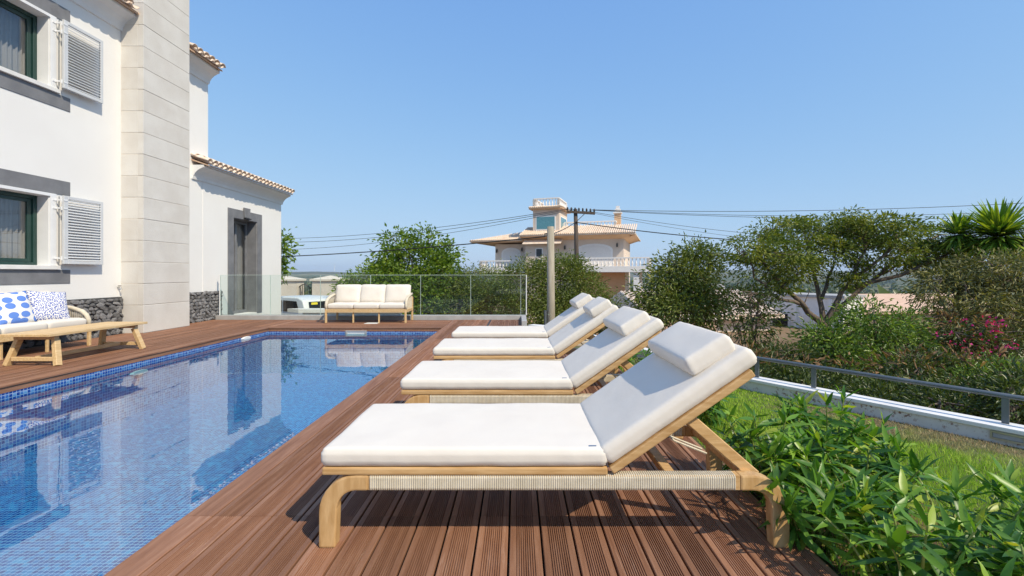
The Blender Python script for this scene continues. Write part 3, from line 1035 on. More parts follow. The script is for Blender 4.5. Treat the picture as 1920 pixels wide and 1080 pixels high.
def lounger():
    root = empty('sun_lounger', (XM, 1.984 + LW / 2, 0))
    o = Vector((-XM, -LW / 2, 0))

    def put(ob):
        ob.location = o
        return ob

    def leg_mesh(flip):
        pts_o, pts_i = [], []
        xe, zc, ro, th = -.867, .155, .161, .066
        pts_o.append((xe, 0)); pts_i.append((xe + .072, 0))
        for k in range(9):
            a = PI - PI / 2 * k / 8
            pts_o.append((xe + ro + ro * math.cos(a), zc + ro * math.sin(a)))
            ri = ro - th
            pts_i.append((xe + ro + .012 * (1 - k / 8) + ri * math.cos(a), zc + ri * math.sin(a)))
        pts_o.append((-.652, zc + ro)); pts_i.append((-.652, zc + ro - th))
        if flip:
            pts_o = [(.323 - x, z) for x, z in pts_o]
            pts_i = [(.323 - x, z) for x, z in pts_i]
        return pts_o + pts_i[::-1]

    for y0 in (.0, LW - .058):
        for flip in (0, 1):
            put(MB().prism(leg_mesh(flip), 'y', y0, y0 + .058).obj('leg', mt['teak_leg'], root, bevel=.008, seg=2))
        rail = put(MB().box(-.651, .974, y0 + .004, y0 + .054, .252, .314).obj('side_rail', mt['teak'], root))
        # rope wrapped round the rail: one corrugated sleeve
        V, F = [], []
        prof = []
        hy, hz, rc = .029, .0335, .012
        for q, (sx, sz) in enumerate(((1, 1), (-1, 1), (-1, -1), (1, -1))):
            for k in range(3):
                a = PI / 2 * q + PI / 2 * k / 2
                prof.append((sx * (hy - rc) + rc * math.cos(a), sz * (hz - rc) + rc * math.sin(a)))
        npf = len(prof)
        npitch = 168
        L = 1.60
        rows = 0
        for i in range(npitch):
            for (fr, rad) in ((0, -.0028), (.25, .0008), (.5, .0016), (.75, .0008)):
                x = -.645 + L * (i + fr) / npitch
                for (py, pz) in prof:
                    l = math.hypot(py, pz)
                    V.append((x, y0 + .029 + py * (1 + rad / l), .283 + pz * (1 + rad / l)))
                rows += 1
        for i in range(rows - 1):
            for k in range(npf):
                F.append((i * npf + k, i * npf + (k + 1) % npf, (i + 1) * npf + (k + 1) % npf, (i + 1) * npf + k))
        obj('rope_wrap', V, F, mt['rope'], rail, False)
    # seat platform
    m = MB()
    m.box(-.853, .395, 0, .06, .318, .350); m.box(-.853, .395, LW - .06, LW, .318, .350)
    m.box(-.852, -.79, .0605, LW - .0605, .3185, .3495); m.box(.33, .394, .0605, LW - .0605, .3185, .3495)
    put(m.obj('seat_frame', mt['teak'], root, bevel=.007, seg=2))
    sm = MB().box(-.035, .035, .061, LW - .061, .324, .343).mesh('slat', mt['teak'])
    for k in range(9):
        s = link('slat', sm, root); s.location = o + Vector((-.72 + .122 * k, 0, 0))
    # tilted backrest
    A = R(34.7)
    pv = Vector((.412, 0, .335))
    d = Vector((math.cos(A), 0, math.sin(A)))
    n = Vector((-math.sin(A), 0, math.cos(A)))
    bf = MB()
    for y in (.025, LW - .025):
        bf.bar(pv + Vector((0, y, 0)), pv + d * .755 + Vector((0, y, 0)), .05, .034, up=n)
    for s_ in (.03, .735):
        bf.bar(pv + d * s_ + Vector((0, .051, 0)), pv + d * s_ + Vector((0, LW - .051, 0)), .05, .03, up=n)
    bf = put(bf.obj('backrest_frame', mt['teak'], root, bevel=.006, seg=2))
    s2 = MB().bar(pv + Vector((0, .051, 0)), pv + Vector((0, LW - .051, 0)), .055, .018, up=n).mesh('slat', mt['teak'])
    for k in range(6):
        link('slat', s2, bf, d * (.13 + .1 * k))
    # prop frame under the backrest
    for y in (.10, LW - .10):
        put(MB().bar((.775, y, .545), (1.085, y, .275), .034, .052).obj('support_arm', mt['teak'], root, bevel=.004, seg=1))
    m = MB()
    m.bar((.845, .118, .475), (.845, LW - .118, .475), .04, .04)
    m.bar((1.03, .06, .292), (1.03, LW - .06, .292), .05, .036)
    m.bar((.70, .06, .272), (.70, LW - .06, .272), .05, .036)
    put(m.obj('crossbar', mt['teak'], root, bevel=.004, seg=1))
    m = MB()
    for y in (.33, .39):
        m.tube([(.70, y, .44), (.80, y + .01, .345), (.97, y + .02, .275)], .006, 6)
    put(m.obj('cord', mt['rope'], root))
    # cushions
    c = link('seat_cushion', cushion_mesh('seat_cushion', 1.255, LW, .080, .020, .006, 1, (64, 36, 8), .0018), root)
    c.location = o + Vector((-.232, LW / 2, .351 + .041))
    tg = MB().box(-.017, .017, -.006, .006, 0, .003).obj('care_tag', mt['tagblue'], c, loc=(.565, -.325, .039), rot=(.5, 0, 0))
    b = link('back_cushion', cushion_mesh('back_cushion', .80, LW, .086, .022, .006, 2, (44, 36, 8), .0016), root)
    b.location = o + pv + d * .405 + n * (.017 + .046) + Vector((0, LW / 2, 0))
    b.rotation_euler = (0, -A, 0)
    h = link('head_pillow', cushion_mesh('head_pillow', .235, .60, .088, .018, .007, 3, (20, 32, 8), .002), root)
    h.location = o + pv + d * .655 + n * (.017 + .092 + .038) + Vector((0, LW / 2 + .0, 0))
    h.rotation_euler = (0, -A + .06, 0)
    return root


proto = lounger()
index_kids()
lab = ['cream cushioned wooden sun lounger nearest the camera, its head end beside the leafy shrubs',
       'cream cushioned wooden sun lounger directly behind the nearest one, second in the row',
       'third wooden sun lounger from the camera, between the second and the farthest one',
       'farthest wooden sun lounger of the row, in front of the pale utility pole']
tag(proto, lab[0], 'sun lounger', 'wooden sun loungers in a row by the pool')
for i, (y, dx) in enumerate(((3.29, .012), (4.66, -.008), (5.89, .008))):
    c = copy_tree(proto)
    c.location = (XM + dx, y + LW / 2, 0)
    c.rotation_euler = (0, 0, (-.004, .006, -.005)[i])
    c['label'] = lab[i + 1]
    for ch in c.children:
        if ch.name.startswith('head_pillow'):
            ch.location += Vector(((-.012, .01, -.006)[i], (.03, -.02, .025)[i], (-.007, .006, -.004)[i]))
            ch.rotation_euler[2] += (.035, -.03, .02)[i]


# ------------------------------------------------------------------ sofas
def sofa(loc, rz, label):
    W, D = 1.96, .74
    root = empty('outdoor_sofa', loc, rz, label, 'sofa', 'outdoor sofas with cream cushions')
    hw, hd = W / 2, D / 2
    for x in (-hw + .025, hw - .025):
        for y in (-hd + .025, hd - .025):
            top = .34 if y < 0 else .60
            MB().bar((x, y, 0), (x, y, top), .045, .045).obj('leg', mt['teak_light'], root, bevel=.006, seg=1)
    for x in (-.31, .31):
        MB().bar((x, -hd + .05, 0), (x, -hd + .05, .245), .035, .035).obj('leg', mt['teak_light'], root, bevel=.005, seg=1)
    m = MB()
    m.box(-hw + .048, hw - .048, -hd + .004, -hd + .044, .25, .33); m.box(-hw + .048, hw - .048, hd - .044, hd - .004, .25, .33)
    for x in (-hw + .005, hw - .045): m.box(x, x + .04, -hd + .048, hd - .048, .25, .328)
    m.obj('seat_frame', mt['teak_light'], root, bevel=.005, seg=1)
    sl = MB().box(-.03, .03, -hd + .045, hd - .045, .29, .31).mesh('slat', mt['teak_light'])
    for k in range(10): link('slat', sl, root, (-.81 + .18 * k, 0, 0))
    for sx in (-1, 1):
        x = sx * (hw - .02)
        # arch of the arm, wrapped in rope
        path = [(-hd + .03, .33), (-hd + .035, .43), (-hd + .07, .51), (-hd + .14, .57), (-.06, .625), (.12, .655), (hd - .06, .675)]
        a = MB().tube([(x, y, z) for y, z in path], [.030, .032, .033, .033, .032, .03, .028], 10).obj('arm', mt['rope'], root, True)
        cm = MB()
        ys = np.linspace(-hd + .08, hd - .07, 19)
        for y in ys:
            zt = np.interp(y, [p[0] for p in path], [p[1] for p in path])
            cm.tube([(x, y, .325), (x, y, zt)], .0055, 5)
        tag(cm.obj('cords', mt['rope'], a), kind='stuff')
    bk = MB().tube([(-hw + .02, hd - .035, .675), (-hw * .5, hd - .02, .69), (0, hd - .015, .695), (hw * .5, hd - .02, .69), (hw - .02, hd - .035, .675)], .026, 8).obj('back_rail', mt['rope'], root, True)
    cm = MB()
    for x in np.linspace(-hw + .07, hw - .07, 46): cm.tube([(x, hd - .03, .325), (x, hd - .025, .68)], .0055, 5)
    tag(cm.obj('cords', mt['rope'], bk), kind='stuff')
    cw = (W - .10) / 3
    sm = [cushion_mesh('seat_cushion', cw - .006, D - .10, .13, .032, .014, 10 + i, (14, 14, 6), .004) for i in range(2)]
    bm_ = [cushion_mesh('back_cushion', cw - .012, .46, .15, .05, .035, 20 + i, (16, 14, 7), .007, pinch=.35) for i in range(3)]
    for i in range(3):
        x = (i - 1) * cw
        link('seat_cushion', sm[i % 2], root, (x, -.02, .331 + .066))
        link('back_cushion', bm_[i], root, (x + random.uniform(-.008, .008), hd - .165, .455 + .215), (R(74), 0, random.uniform(-.02, .02)))
    return root


sofa((-3.64, 11.27, 0), 0, 'wooden outdoor sofa with cream cushions standing before the glass balustrade')
sofa((-7.42, 6.56, 0), PI / 2, 'wooden outdoor sofa with rope arms and blue patterned pillows against the stone plinth')


def pillow(name, mat, loc, rot, label, seed, s=.50):
    V, F = [], []
    n = 18
    for side in (1, -1):
        for i in range(n + 1):
            for j in range(n + 1):
                u, v = 2 * i / n - 1, 2 * j / n - 1
                th = .085 * ((1 - abs(u) ** 2.6) * (1 - abs(v) ** 2.6)) ** .55
                k = 1 - .055 * (1 - v * v) * abs(u) ** 2
                k2 = 1 - .055 * (1 - u * u) * abs(v) ** 2
                V.append((u * s / 2 * k, v * s / 2 * k2, side * th + .006 * mnoise.noise((u * 2.5, v * 2.5, seed))))
    q = (n + 1) ** 2
    for sd in (0, 1):
        for i in range(n):
            for j in range(n):
                f = [sd * q + i * (n + 1) + j, sd * q + (i + 1) * (n + 1) + j, sd * q + (i + 1) * (n + 1) + j + 1, sd * q + i * (n + 1) + j + 1]
                F.append(f if sd == 0 else f[::-1])
    me = mesh(name, V, F, mat, True)
    ul = me.uv_layers.new(name='UVMap')
    for p in me.polygons:
        for li in p.loop_indices:
            co = me.vertices[me.loops[li].vertex_index].co
            ul.data[li].uv = (co.x / s + .5, co.y / s + .5)
    bm = bmesh.new(); bm.from_mesh(me); bmesh.ops.remove_doubles(bm, verts=bm.verts, dist=.0005); bm.to_mesh(me); bm.free()
    o = link(name, me, None, loc)
    o.rotation_euler = rot
    tag(o, label, 'pillow', 'blue and white throw pillows on the sofa')
    return o


def pil_rot(tilt, yaw, roll):
    # face towards +X, leaning back
    return (Matrix.Rotation(yaw, 3, 'Z') @ Matrix.Rotation(-tilt, 3, 'Y') @ Matrix(((0, 0, 1), (1, 0, 0), (0, 1, 0))) @ Matrix.Rotation(roll, 3, 'Z')).to_euler()


pillow('throw_pillow', mt['bigdots'], (-7.36, 6.62, .69), pil_rot(R(20), R(-8), R(3)), 'white throw pillow with large blue oval dots', 1)
pillow('throw_pillow', mt['smalldots'], (-7.36, 7.15, .685), pil_rot(R(22), R(-14), R(-5)), 'white throw pillow covered in tiny dark blue specks', 2)

# coffee table
tb_ = empty('coffee_table', (-6.28, 6.56, 0), 0, 'low pale wooden trestle table standing between the left sofa and the pool', 'table')
top = MB()
for i in range(5):
    x = -.325 + .13 * i
    MB().box(x + .0008, x + .1292, -.77, .77, .385, .418).obj('plank', mt['teak_light'], tb_, bevel=.003, seg=1)
for y in (-.62, .62):
    MB().box(-.27, .27, y - .03, y + .03, .335, .3845).obj('top_rail', mt['teak_light'], tb_, bevel=.003, seg=1)
    for sx in (-1, 1):
        MB().bar((sx * .24, y * .98, .335), (sx * .33, y * 1.08, 0), .055, .075, up=(0, 1, 0)).obj('leg', mt['teak_light'], tb_, bevel=.004, seg=1)
    MB().bar((-.27, y * 1.06, .085), (.27, y * 1.06, .085), .04, .05).obj('stretcher', mt['teak_light'], tb_, bevel=.003, seg=1)
MB().bar((0, -.62, .09), (0, .62, .09), .04, .05).obj('long_stretcher', mt['teak_light'], tb_, bevel=.003, seg=1)

# ------------------------------------------------------------------ lawn, garden wall, railing
LZ = -.05
wpts = [WA - WD * 6.5, WB, Vector((.78, 9.45)), Vector((.24, 9.86))]
V = [(1.31, -2, LZ), (wpts[0].x + .05, -2, LZ), (wpts[0].x + .05, wpts[0].y, LZ), (WB.x + .05, WB.y + .03, LZ), (.80, 9.5, LZ), (.26, 9.9, LZ), (.225, 7.31, LZ), (1.31, 7.31, LZ)]
tag(obj('lawn_soil', V, [tuple(range(8))], mt['turf']), kind='structure')


def inside(x, y):
    if x < 1.34 and y < 7.3: return False
    p = Vector((x, y))
    if (p - WA).dot(WN) > -.01: return False
    a, b = wpts[1], wpts[2]
    d = (b - a).normalized()
    if y > WB.y and (p - a).dot(Vector((d.y, -d.x))) > -.02: return False
    return True


P = []
while len(P) < 78000:
    y = 1.2 + 7.2 * random.random() ** 1.35
    x = random.uniform(1.34, 4.6)
    if x > .95 * (y + 1.2) + 1.2: continue
    if inside(x, y): P.append((x, y))
P = np.array(P)
n = len(P)
hgt = rng.uniform(.022, .05, n) * (1 + .4 * np.sin(P[:, 0] * 3.1) * np.cos(P[:, 1] * 2.3))
dw = WN.dot(WA) - P @ np.array(WN)
hgt *= np.clip(.45 + dw * .9, .4, 1.0)
ang = rng.uniform(0, 2 * PI, n)
lean = rng.uniform(.0, .9, n) * hgt
wd = rng.uniform(.0016, .0032, n) * np.clip(P[:, 1] / 3, .9, 2)
az = rng.uniform(0, 2 * PI, n)
V = np.zeros((n, 3, 3))
V[:, 0, 0] = P[:, 0] - np.cos(ang) * wd; V[:, 0, 1] = P[:, 1] - np.sin(ang) * wd; V[:, 0, 2] = LZ
V[:, 1, 0] = P[:, 0] + np.cos(ang) * wd; V[:, 1, 1] = P[:, 1] + np.sin(ang) * wd; V[:, 1, 2] = LZ
V[:, 2, 0] = P[:, 0] + np.cos(az) * lean; V[:, 2, 1] = P[:, 1] + np.sin(az) * lean; V[:, 2, 2] = LZ + hgt


def fast_mesh(name, V, nper, polys, mat, smooth=False):
    """V (n,k,3); polys: list of index tuples (same length) within each item"""
    n, k = V.shape[:2]
    me = bpy.data.meshes.new(name)
    me.vertices.add(n * k)
    me.vertices.foreach_set('co', V.reshape(-1).astype(np.float32))
    pl_ = np.array(polys)
    m_ = pl_.shape[1]
    idx = (np.arange(n)[:, None, None] * k + pl_[None]).reshape(-1)
    me.loops.add(len(idx))
    me.loops.foreach_set('vertex_index', idx.astype(np.int32))
    nf = n * pl_.shape[0]
    me.polygons.add(nf)
    me.polygons.foreach_set('loop_start', (np.arange(nf) * m_).astype(np.int32))
    me.polygons.foreach_set('loop_total', np.full(nf, m_, np.int32))
    me.materials.append(mat)
    me.update(calc_edges=True)
    if smooth: me.polygons.foreach_set('use_smooth', [True] * nf)
    return me


tag(link('grass', fast_mesh('grass', V, 3, [(0, 1, 2)], mt['grass'])), 'green lawn grass, straw coloured along the foot of the garden wall', 'grass', kind='stuff')


def ribbon(m, pts, o0, o1, z0, z1, mat=None):
    """wall following a polyline, from offset o0 to o1 (outward), mitred"""
    L0, L1 = [], []
    for i, p in enumerate(pts):
        d1 = (pts[i] - pts[i - 1]).normalized() if i else (pts[1] - pts[0]).normalized()
        d2 = (pts[i + 1] - pts[i]).normalized() if i < len(pts) - 1 else d1
        n1, n2 = Vector((d1.y, -d1.x)), Vector((d2.y, -d2.x))
        nb = (n1 + n2).normalized()
        k = 1 / max(.4, nb.dot(n1))
        L0.append(p + nb * o0 * k); L1.append(p + nb * o1 * k)
    n = len(pts)
    V = [(p.x, p.y, z) for z in (z0, z1) for L in (L0, L1) for p in L]
    F = []
    for i in range(n - 1):
        a, b, c, d = i, n + i, 2 * n + i, 3 * n + i
        F += [(a, a + 1, c + 1, c), (b, d, d + 1, b + 1), (c, c + 1, d + 1, d), (a, b, b + 1, a + 1)]
    F += [(0, 2 * n, 3 * n, n), (n - 1, 2 * n - 1, 4 * n - 1, 3 * n - 1)]
    m.add(V, F)


gw = empty('garden_wall', (2.5, 4.8, -.05), 0, 'low stained white garden wall edging the lawn', 'wall')
GWO = Vector((-2.5, -4.8, .05))
m = MB(); ribbon(m, wpts, 0, .17, GZ - .3, .045)
k = m.obj('wall_body', mt['wallpaint'], gw); k.location = GWO
m = MB(); ribbon(m, wpts, -.012, .19, .046, .078)
k = m.obj('coping', mt['cap'], gw, bevel=.005); k.location = GWO
# recessed light in the wall face
q = WA + WD * .08
lt = MB()
ax = Matrix(((WD.x, -WN.x, 0), (WD.y, -WN.y, 0), (0, 0, 1)))


def wbox(m, u0, u1, v0, v1, z0, z1, org):
    b = MB().box(u0, u1, v0, v1, z0, z1)
    m.add([(ax @ Vector(v) + Vector((org.x, org.y, 0))) for v in b.V], b.F)


wbox(lt, -.09, .09, .001, .012, -.02, -.008, q); wbox(lt, -.09, .09, .001, .012, .028, .04, q)
wbox(lt, -.09, -.078, .001, .012, -.0075, .0275, q); wbox(lt, .078, .09, .001, .012, -.0075, .0275, q)
k = lt.obj('step_light', mt['steel'], gw); k.location = GWO
l2 = MB(); wbox(l2, -.0775, .0775, .001, .006, -.007, .027, q)
l2.obj('lens', mt['concrete'], k)

rl = empty('metal_railing', (2.5, 4.8, .078), 0, 'low grey tube railing with square posts on the garden wall', 'railing')
RO = Vector((-2.5, -4.8, -.078))
rp = [p for p in wpts[:3]]
off = .125
hr = []
for i, p in enumerate(rp):
    hr.append(p + WN * off)
m = MB().tube([(p.x, p.y, .285) for p in (hr[0], hr[1], hr[1] + (hr[2] - hr[1]) * .3)], .019, 12)
k = m.obj('handrail', mt['metal'], rl, True); k.location = RO
pm = MB().box(-.02, .02, -.008, .008, .0785, .27).mesh('post', mt['metal'])
for s_ in (-3.2, -1.55, .11, 1.40, 1.95):
    p = WA + WD * s_ * (1 if s_ < 1.9 else 1) + WN * off
    link('post', pm, rl, RO + Vector((p.x, p.y, 0)), (0, 0, math.atan2(WD.y, WD.x)))


# ------------------------------------------------------------------ foliage tools
def unit(a): return a / np.maximum(np.linalg.norm(a, axis=1, keepdims=True), 1e-6)


def leaf_cloud(name, P, D, L, Wd, mat, parent=None, fold=.25, curl=.15):
    n = len(P)
    D = unit(D)
    U = unit(np.cross(D, unit(rng.normal(size=(n, 3)) + np.array([0, 0, .6]))))
    N = np.cross(U, D)
    L = L[:, None]; Wd = Wd[:, None]
    V = np.zeros((n, 4, 3))
    V[:, 0] = P
    V[:, 1] = P + D * L * .48 - U * Wd / 2 + N * Wd * fold
    V[:, 2] = P + D * L - N * L * curl
    V[:, 3] = P + D * L * .48 + U * Wd / 2 + N * Wd * fold
    return link(name, fast_mesh(name, V, 4, [(0, 1, 2), (0, 2, 3)], mat), parent)


def crown_points(ells, n, clump, per, gap=.85, flat=.7, thr=-.16):
    """points in leaf clumps, mostly near the surface of a set of ellipsoids"""
    vol = np.array([e[3] * e[4] * e[5] for e in ells]) ** .67
    vol = vol / vol.sum()
    P, O = [], []
    nc = max(1, n // per)
    pick = rng.choice(len(ells), nc, p=vol)
    for e in pick:
        cx, cy, cz, rx, ry, rz = ells[e]
        d = rng.normal(size=3); d /= np.linalg.norm(d)
        rad = rng.uniform(.45, 1.0) ** .45
        c = np.array([cx, cy, cz]) + d * np.array([rx, ry, rz]) * rad
        if mnoise.noise(Vector(c) * (1.1 / clump * .22) + Vector((cx, cy, cz)) * .1) < thr and rng.random() < gap: continue
        cs = clump * rng.uniform(.5, 1.4)
        q = c + np.clip(rng.normal(size=(per, 3)), -1.7, 1.7) * cs * np.array([1, 1, flat])
        P.append(q)
        O.append(unit(q - c) * .8 + d * .7 + rng.normal(size=(per, 3)) * .45)
    return np.concatenate(P), np.concatenate(O)


def tree(name, label, cat, base, ells, n, leaf, mat, clump=.25, per=14, droop=.2, trunk=None, group=None, aspect=.36, stems=None, flat=.7, twigs=70, thr=-.16):
    """a plant with a trunk (list of limbs) and a crown of single leaves. ells in world coordinates"""
    root = empty(name, base, 0, label, cat, group)
    B = np.array(base)
    ells = [(e[0] - B[0], e[1] - B[1], e[2] - B[2], e[3], e[4], e[5]) for e in ells]
    P, O = crown_points(ells, n, clump, per, .1 if cat == 'hedge' else .85, flat, thr)
    O = O + np.array([0, 0, -droop])
    k = len(P)
    leaf_cloud('crown', P, O, rng.uniform(.5, 1.55, k) * leaf, rng.uniform(.75, 1.25, k) * leaf * aspect, mat, root)
    m = MB()
    if trunk is None:
        # a few stems reaching into the ellipsoids
        for e in ells[:6]:
            a = Vector((random.uniform(-.08, .08), random.uniform(-.08, .08), 0))
            c = Vector(e[:3])
            mid = a.lerp(c, .5) + Vector((random.uniform(-.1, .1), random.uniform(-.1, .1), .1))
            r0 = .05 if stems is None else stems
            m.tube([a, mid, c, c + Vector((e[3] * random.uniform(-.4, .4), 0, e[5] * .6))], [r0, r0 * .7, r0 * .45, r0 * .2], 6)
    else:
        for limb, rad in trunk:
            m.tube([Vector(p) - Vector(base) for p in limb], rad, 7)
    # thin twigs from the limbs out into the leaves
    J = np.array([v for v in m.V])
    for k_ in rng.choice(len(P), min(len(P), twigs), replace=False):
        q_ = P[k_]
        near_ = J[np.argsort(((J - q_) ** 2).sum(1))[random.randint(0, 12)]]
        a, b = Vector(near_), Vector(q_)
        mid = a.lerp(b, .5) + Vector((random.uniform(-.08, .08), random.uniform(-.08, .08), random.uniform(-.02, .12))) * (b - a).length
        m.tube([a, mid, b], [.014, .009, .004], 4, False)
    m.obj('trunk', mt['bark'], root, True)
    return root


def ell(px, py, rpx, rpy, Y, ry=None):
    p = at(px, py, Y)
    k = Y / FPX
    return (p.x, p.y, p.z, rpx * k, ry if ry else rpx * k * .8, rpy * k)


def gbase(px, Y):
    p = at(px, 500, Y)
    return (p.x, Y, ground_z(p.x, Y) - .02)


# trees left to right (pixel outlines measured on the photo, each at its own distance)
tree('garden_tree', 'sliver of a loose pale green tree showing behind the white annex corner', 'tree', gbase(515, 19),
     [ell(515, 470, 26, 34, 19), ell(512, 505, 22, 20, 19)], 1500, .16, mt['l_lime'], .22, 10, aspect=.6)
tree('lime_tree', 'bright yellow green loose tree rising behind the glass balustrade', 'tree', gbase(775, 17),
     [ell(775, 500, 70, 42, 17), ell(735, 525, 50, 40, 17), ell(815, 530, 48, 45, 16.6), ell(770, 560, 85, 45, 16.5), ell(745, 458, 30, 24, 17), ell(800, 452, 34, 20, 17.2), ell(830, 480, 24, 22, 17),
      ell(720, 485, 18, 20, 17)], 15000, .13, mt['l_lime'], .2, 12, aspect=.6, thr=-.3)
tree('round_bush', 'low green bush left of the bright loose tree behind the glass', 'bush', gbase(690, 20),
     [ell(690, 530, 40, 22, 20), ell(660, 540, 22, 14, 20)], 2600, .17, mt['l_lime'], .22, 12)
tree('clipped_hedge', 'clipped green hedge behind the right end of the glass balustrade', 'hedge', gbase(895, 16.5),
     [ell(905, 540, 52, 38, 16.5), ell(865, 552, 40, 42, 16.5), ell(930, 570, 50, 40, 16), ell(860, 580, 60, 30, 16)], 15000, .095, mt['l_hedge'], .16, 14)
tree('clipped_hedge', 'tall dense clipped hedge right behind the pale utility pole', 'hedge', gbase(1060, 15.2),
     [ell(985, 535, 48, 48, 15.2), ell(1050, 525, 55, 45, 15.2), ell(1088, 545, 46, 48, 15), ell(1132, 588, 36, 40, 15), ell(1000, 585, 70, 40, 14.8), ell(1075, 585, 75, 40, 14.6), ell(1162, 616, 26, 24, 14.6),
      ell(1060, 498, 30, 16, 15.3)], 30000, .09, mt['l_hedge'], .17, 14)
tree('feathery_tree', 'loose upright dark green tree between the far villa and the umbrella shaped tree', 'tree', gbase(1290, 13),
     [ell(1300, 515, 48, 46, 13), ell(1330, 490, 26, 28, 13), ell(1260, 510, 38, 30, 13), ell(1250, 545, 55, 34, 13), ell(1320, 545, 52, 40, 12.8), ell(1285, 580, 68, 34, 12.6), ell(1225, 565, 34, 34, 13),
      ell(1335, 590, 34, 30, 12.6), ell(1300, 475, 26, 18, 13)], 14000, .125, mt['l_hedge'], .2, 12, droop=.35, stems=.05)
tree('sparse_shrub', 'sparse tangled shrub with bare twigs before the white low house', 'shrub', gbase(1420, 11),
     [ell(1420, 590, 40, 40, 11), ell(1390, 630, 40, 30, 11), ell(1405, 560, 22, 18, 11)], 1300, .12, mt['l_dark'], .22, 9)
# umbrella tree
UB = Vector(gbase(1545, 12))
fk = at(1548, 612, 12)


def limb(pts, r0, r1):
    n_ = len(pts)
    out = []
    P_ = [Vector(p) for p in pts]
    # subdivide with a little crookedness
    for a, b in zip(P_, P_[1:]):
        for k in range(3):
            q_ = a.lerp(b, k / 3)
            if out: q_ += Vector((random.uniform(-.04, .04), random.uniform(-.04, .04), random.uniform(-.03, .03)))
            out.append(q_)
    out.append(P_[-1])
    return out, list(np.linspace(r0, r1, len(out)))


tr_ = [limb([UB, at(1560, 660, 12), fk], .16, .12)]
for pts, r0 in (([fk, at(1500, 570, 11.8), at(1450, 520, 11.6), at(1420, 470, 11.4)], .085),
                ([fk, at(1540, 560, 12.2), at(1525, 500, 12.4), at(1510, 440, 12.5)], .08),
                ([fk, at(1570, 560, 12), at(1600, 520, 12), at(1625, 450, 11.9)], .085),
                ([fk, at(1575, 575, 12.3), at(1640, 520, 12.6), at(1700, 470, 12.8), at(1760, 440, 13)], .075),
                ([at(1600, 540, 12), at(1690, 515, 11.8), at(1770, 480, 11.7), at(1810, 450, 11.7)], .06),
                ([at(1500, 570, 11.8), at(1460, 560, 11.5), at(1415, 520, 11.3), at(1395, 470, 11.2)], .05),
                ([at(1525, 500, 12.4), at(1480, 470, 12.5), at(1450, 430, 12.5)], .045),
                ([at(1600, 520, 12), at(1660, 480, 11.7), at(1690, 430, 11.6)], .05),
                ([at(1640, 520, 12.6), at(1680, 500, 12.7), at(1730, 490, 12.8)], .04),
                ([at(1540, 560, 12.2), at(1560, 500, 12.6), at(1570, 440, 12.7)], .05)):
    tr_.append(limb(pts, r0, r0 * .3))
tree('umbrella_tree', 'wide umbrella shaped tree with branching bare limbs beyond the railing', 'tree', tuple(UB),
     [ell(1425, 450, 42, 22, 11.4), ell(1405, 490, 28, 26, 11.3), ell(1460, 480, 44, 28, 11.6, 1.0), ell(1490, 440, 46, 28, 12.2, 1.0), ell(1545, 425, 56, 18, 12.5, 1.0), ell(1530, 470, 60, 30, 12.3, 1.0), ell(1600, 445, 56, 26, 12, 1.0),
      ell(1660, 440, 56, 24, 11.8, 1.0), ell(1640, 475, 50, 26, 12, 1.0), ell(1720, 445, 52, 24, 12.2, 1.0), ell(1700, 475, 40, 24, 12.4, .8), ell(1770, 450, 50, 28, 12.4, 1.0), ell(1800, 480, 42, 28, 12.2, .8),
      ell(1420, 515, 34, 16, 11.4, .8), ell(1560, 448, 60, 30, 12.6, 1.0), ell(1740, 480, 50, 26, 12, .8), ell(1470, 505, 46, 22, 11.7, .8), ell(1610, 425, 40, 16, 12, .8), ell(1450, 430, 40, 18, 12, .8), ell(1395, 465, 26, 26, 11.3, .7), ell(1550, 412, 40, 14, 12.4, .9), ell(1500, 495, 34, 16, 12.2, .7), ell(1690, 498, 34, 14, 12.4, .6), ell(1755, 500, 44, 22, 12.4, .7), ell(1580, 525, 20, 14, 12.1, .5), ell(1445, 545, 26, 14, 11.6, .5), ell(1640, 425, 50, 18, 12, 1), ell(1500, 515, 26, 16, 12), ell(1595, 505, 26, 18, 12), ell(1470, 530, 22, 18, 11.6), ell(1810, 470, 30, 22, 12.8)], 46000, .092, mt['l_umb'], .15, 30, trunk=tr_, aspect=.4, flat=.42, twigs=260, thr=.02)
tree('dense_bush', 'dense dark green bush growing up against the trunk of the umbrella shaped tree', 'bush', gbase(1630, 9),
     [ell(1600, 640, 62, 50, 9), ell(1640, 600, 52, 36, 9), ell(1560, 670, 50, 42, 8.8), ell(1680, 650, 52, 50, 9), ell(1620, 710, 90, 40, 8.6), ell(1540, 640, 30, 30, 9), ell(1700, 610, 30, 24, 9.1)], 13000, .105, mt['l_mid'], .14, 12, aspect=.3)
tree('olive_shrub', 'tall olive coloured shrub with narrow pale leaves below the spiky palm', 'shrub', gbase(1830, 9.5),
     [ell(1810, 560, 75, 40, 9.5), ell(1880, 530, 60, 50, 9.5), ell(1770, 600, 55, 40, 9.4), ell(1860, 610, 80, 50, 9.3), ell(1930, 580, 60, 70, 9.4), ell(1755, 540, 36, 26, 9.6), ell(1900, 508, 60, 34, 9.9), ell(1830, 512, 50, 30, 10), ell(1780, 525, 40, 24, 10), ell(1900, 680, 70, 50, 9), ell(1780, 660, 60, 44, 9)], 17000, .115, mt['l_olive'], .15, 11, droop=.5, aspect=.26)
bo = tree('bougainvillea', 'bougainvillea with magenta flowers climbing in front of the olive shrub', 'shrub', gbase(1830, 8.6),
          [ell(1840, 670, 60, 40, 8.6), ell(1800, 640, 36, 26, 8.6), ell(1880, 640, 34, 26, 8.6)], 2200, .09, mt['l_dark'], .12, 10)
Pf = []
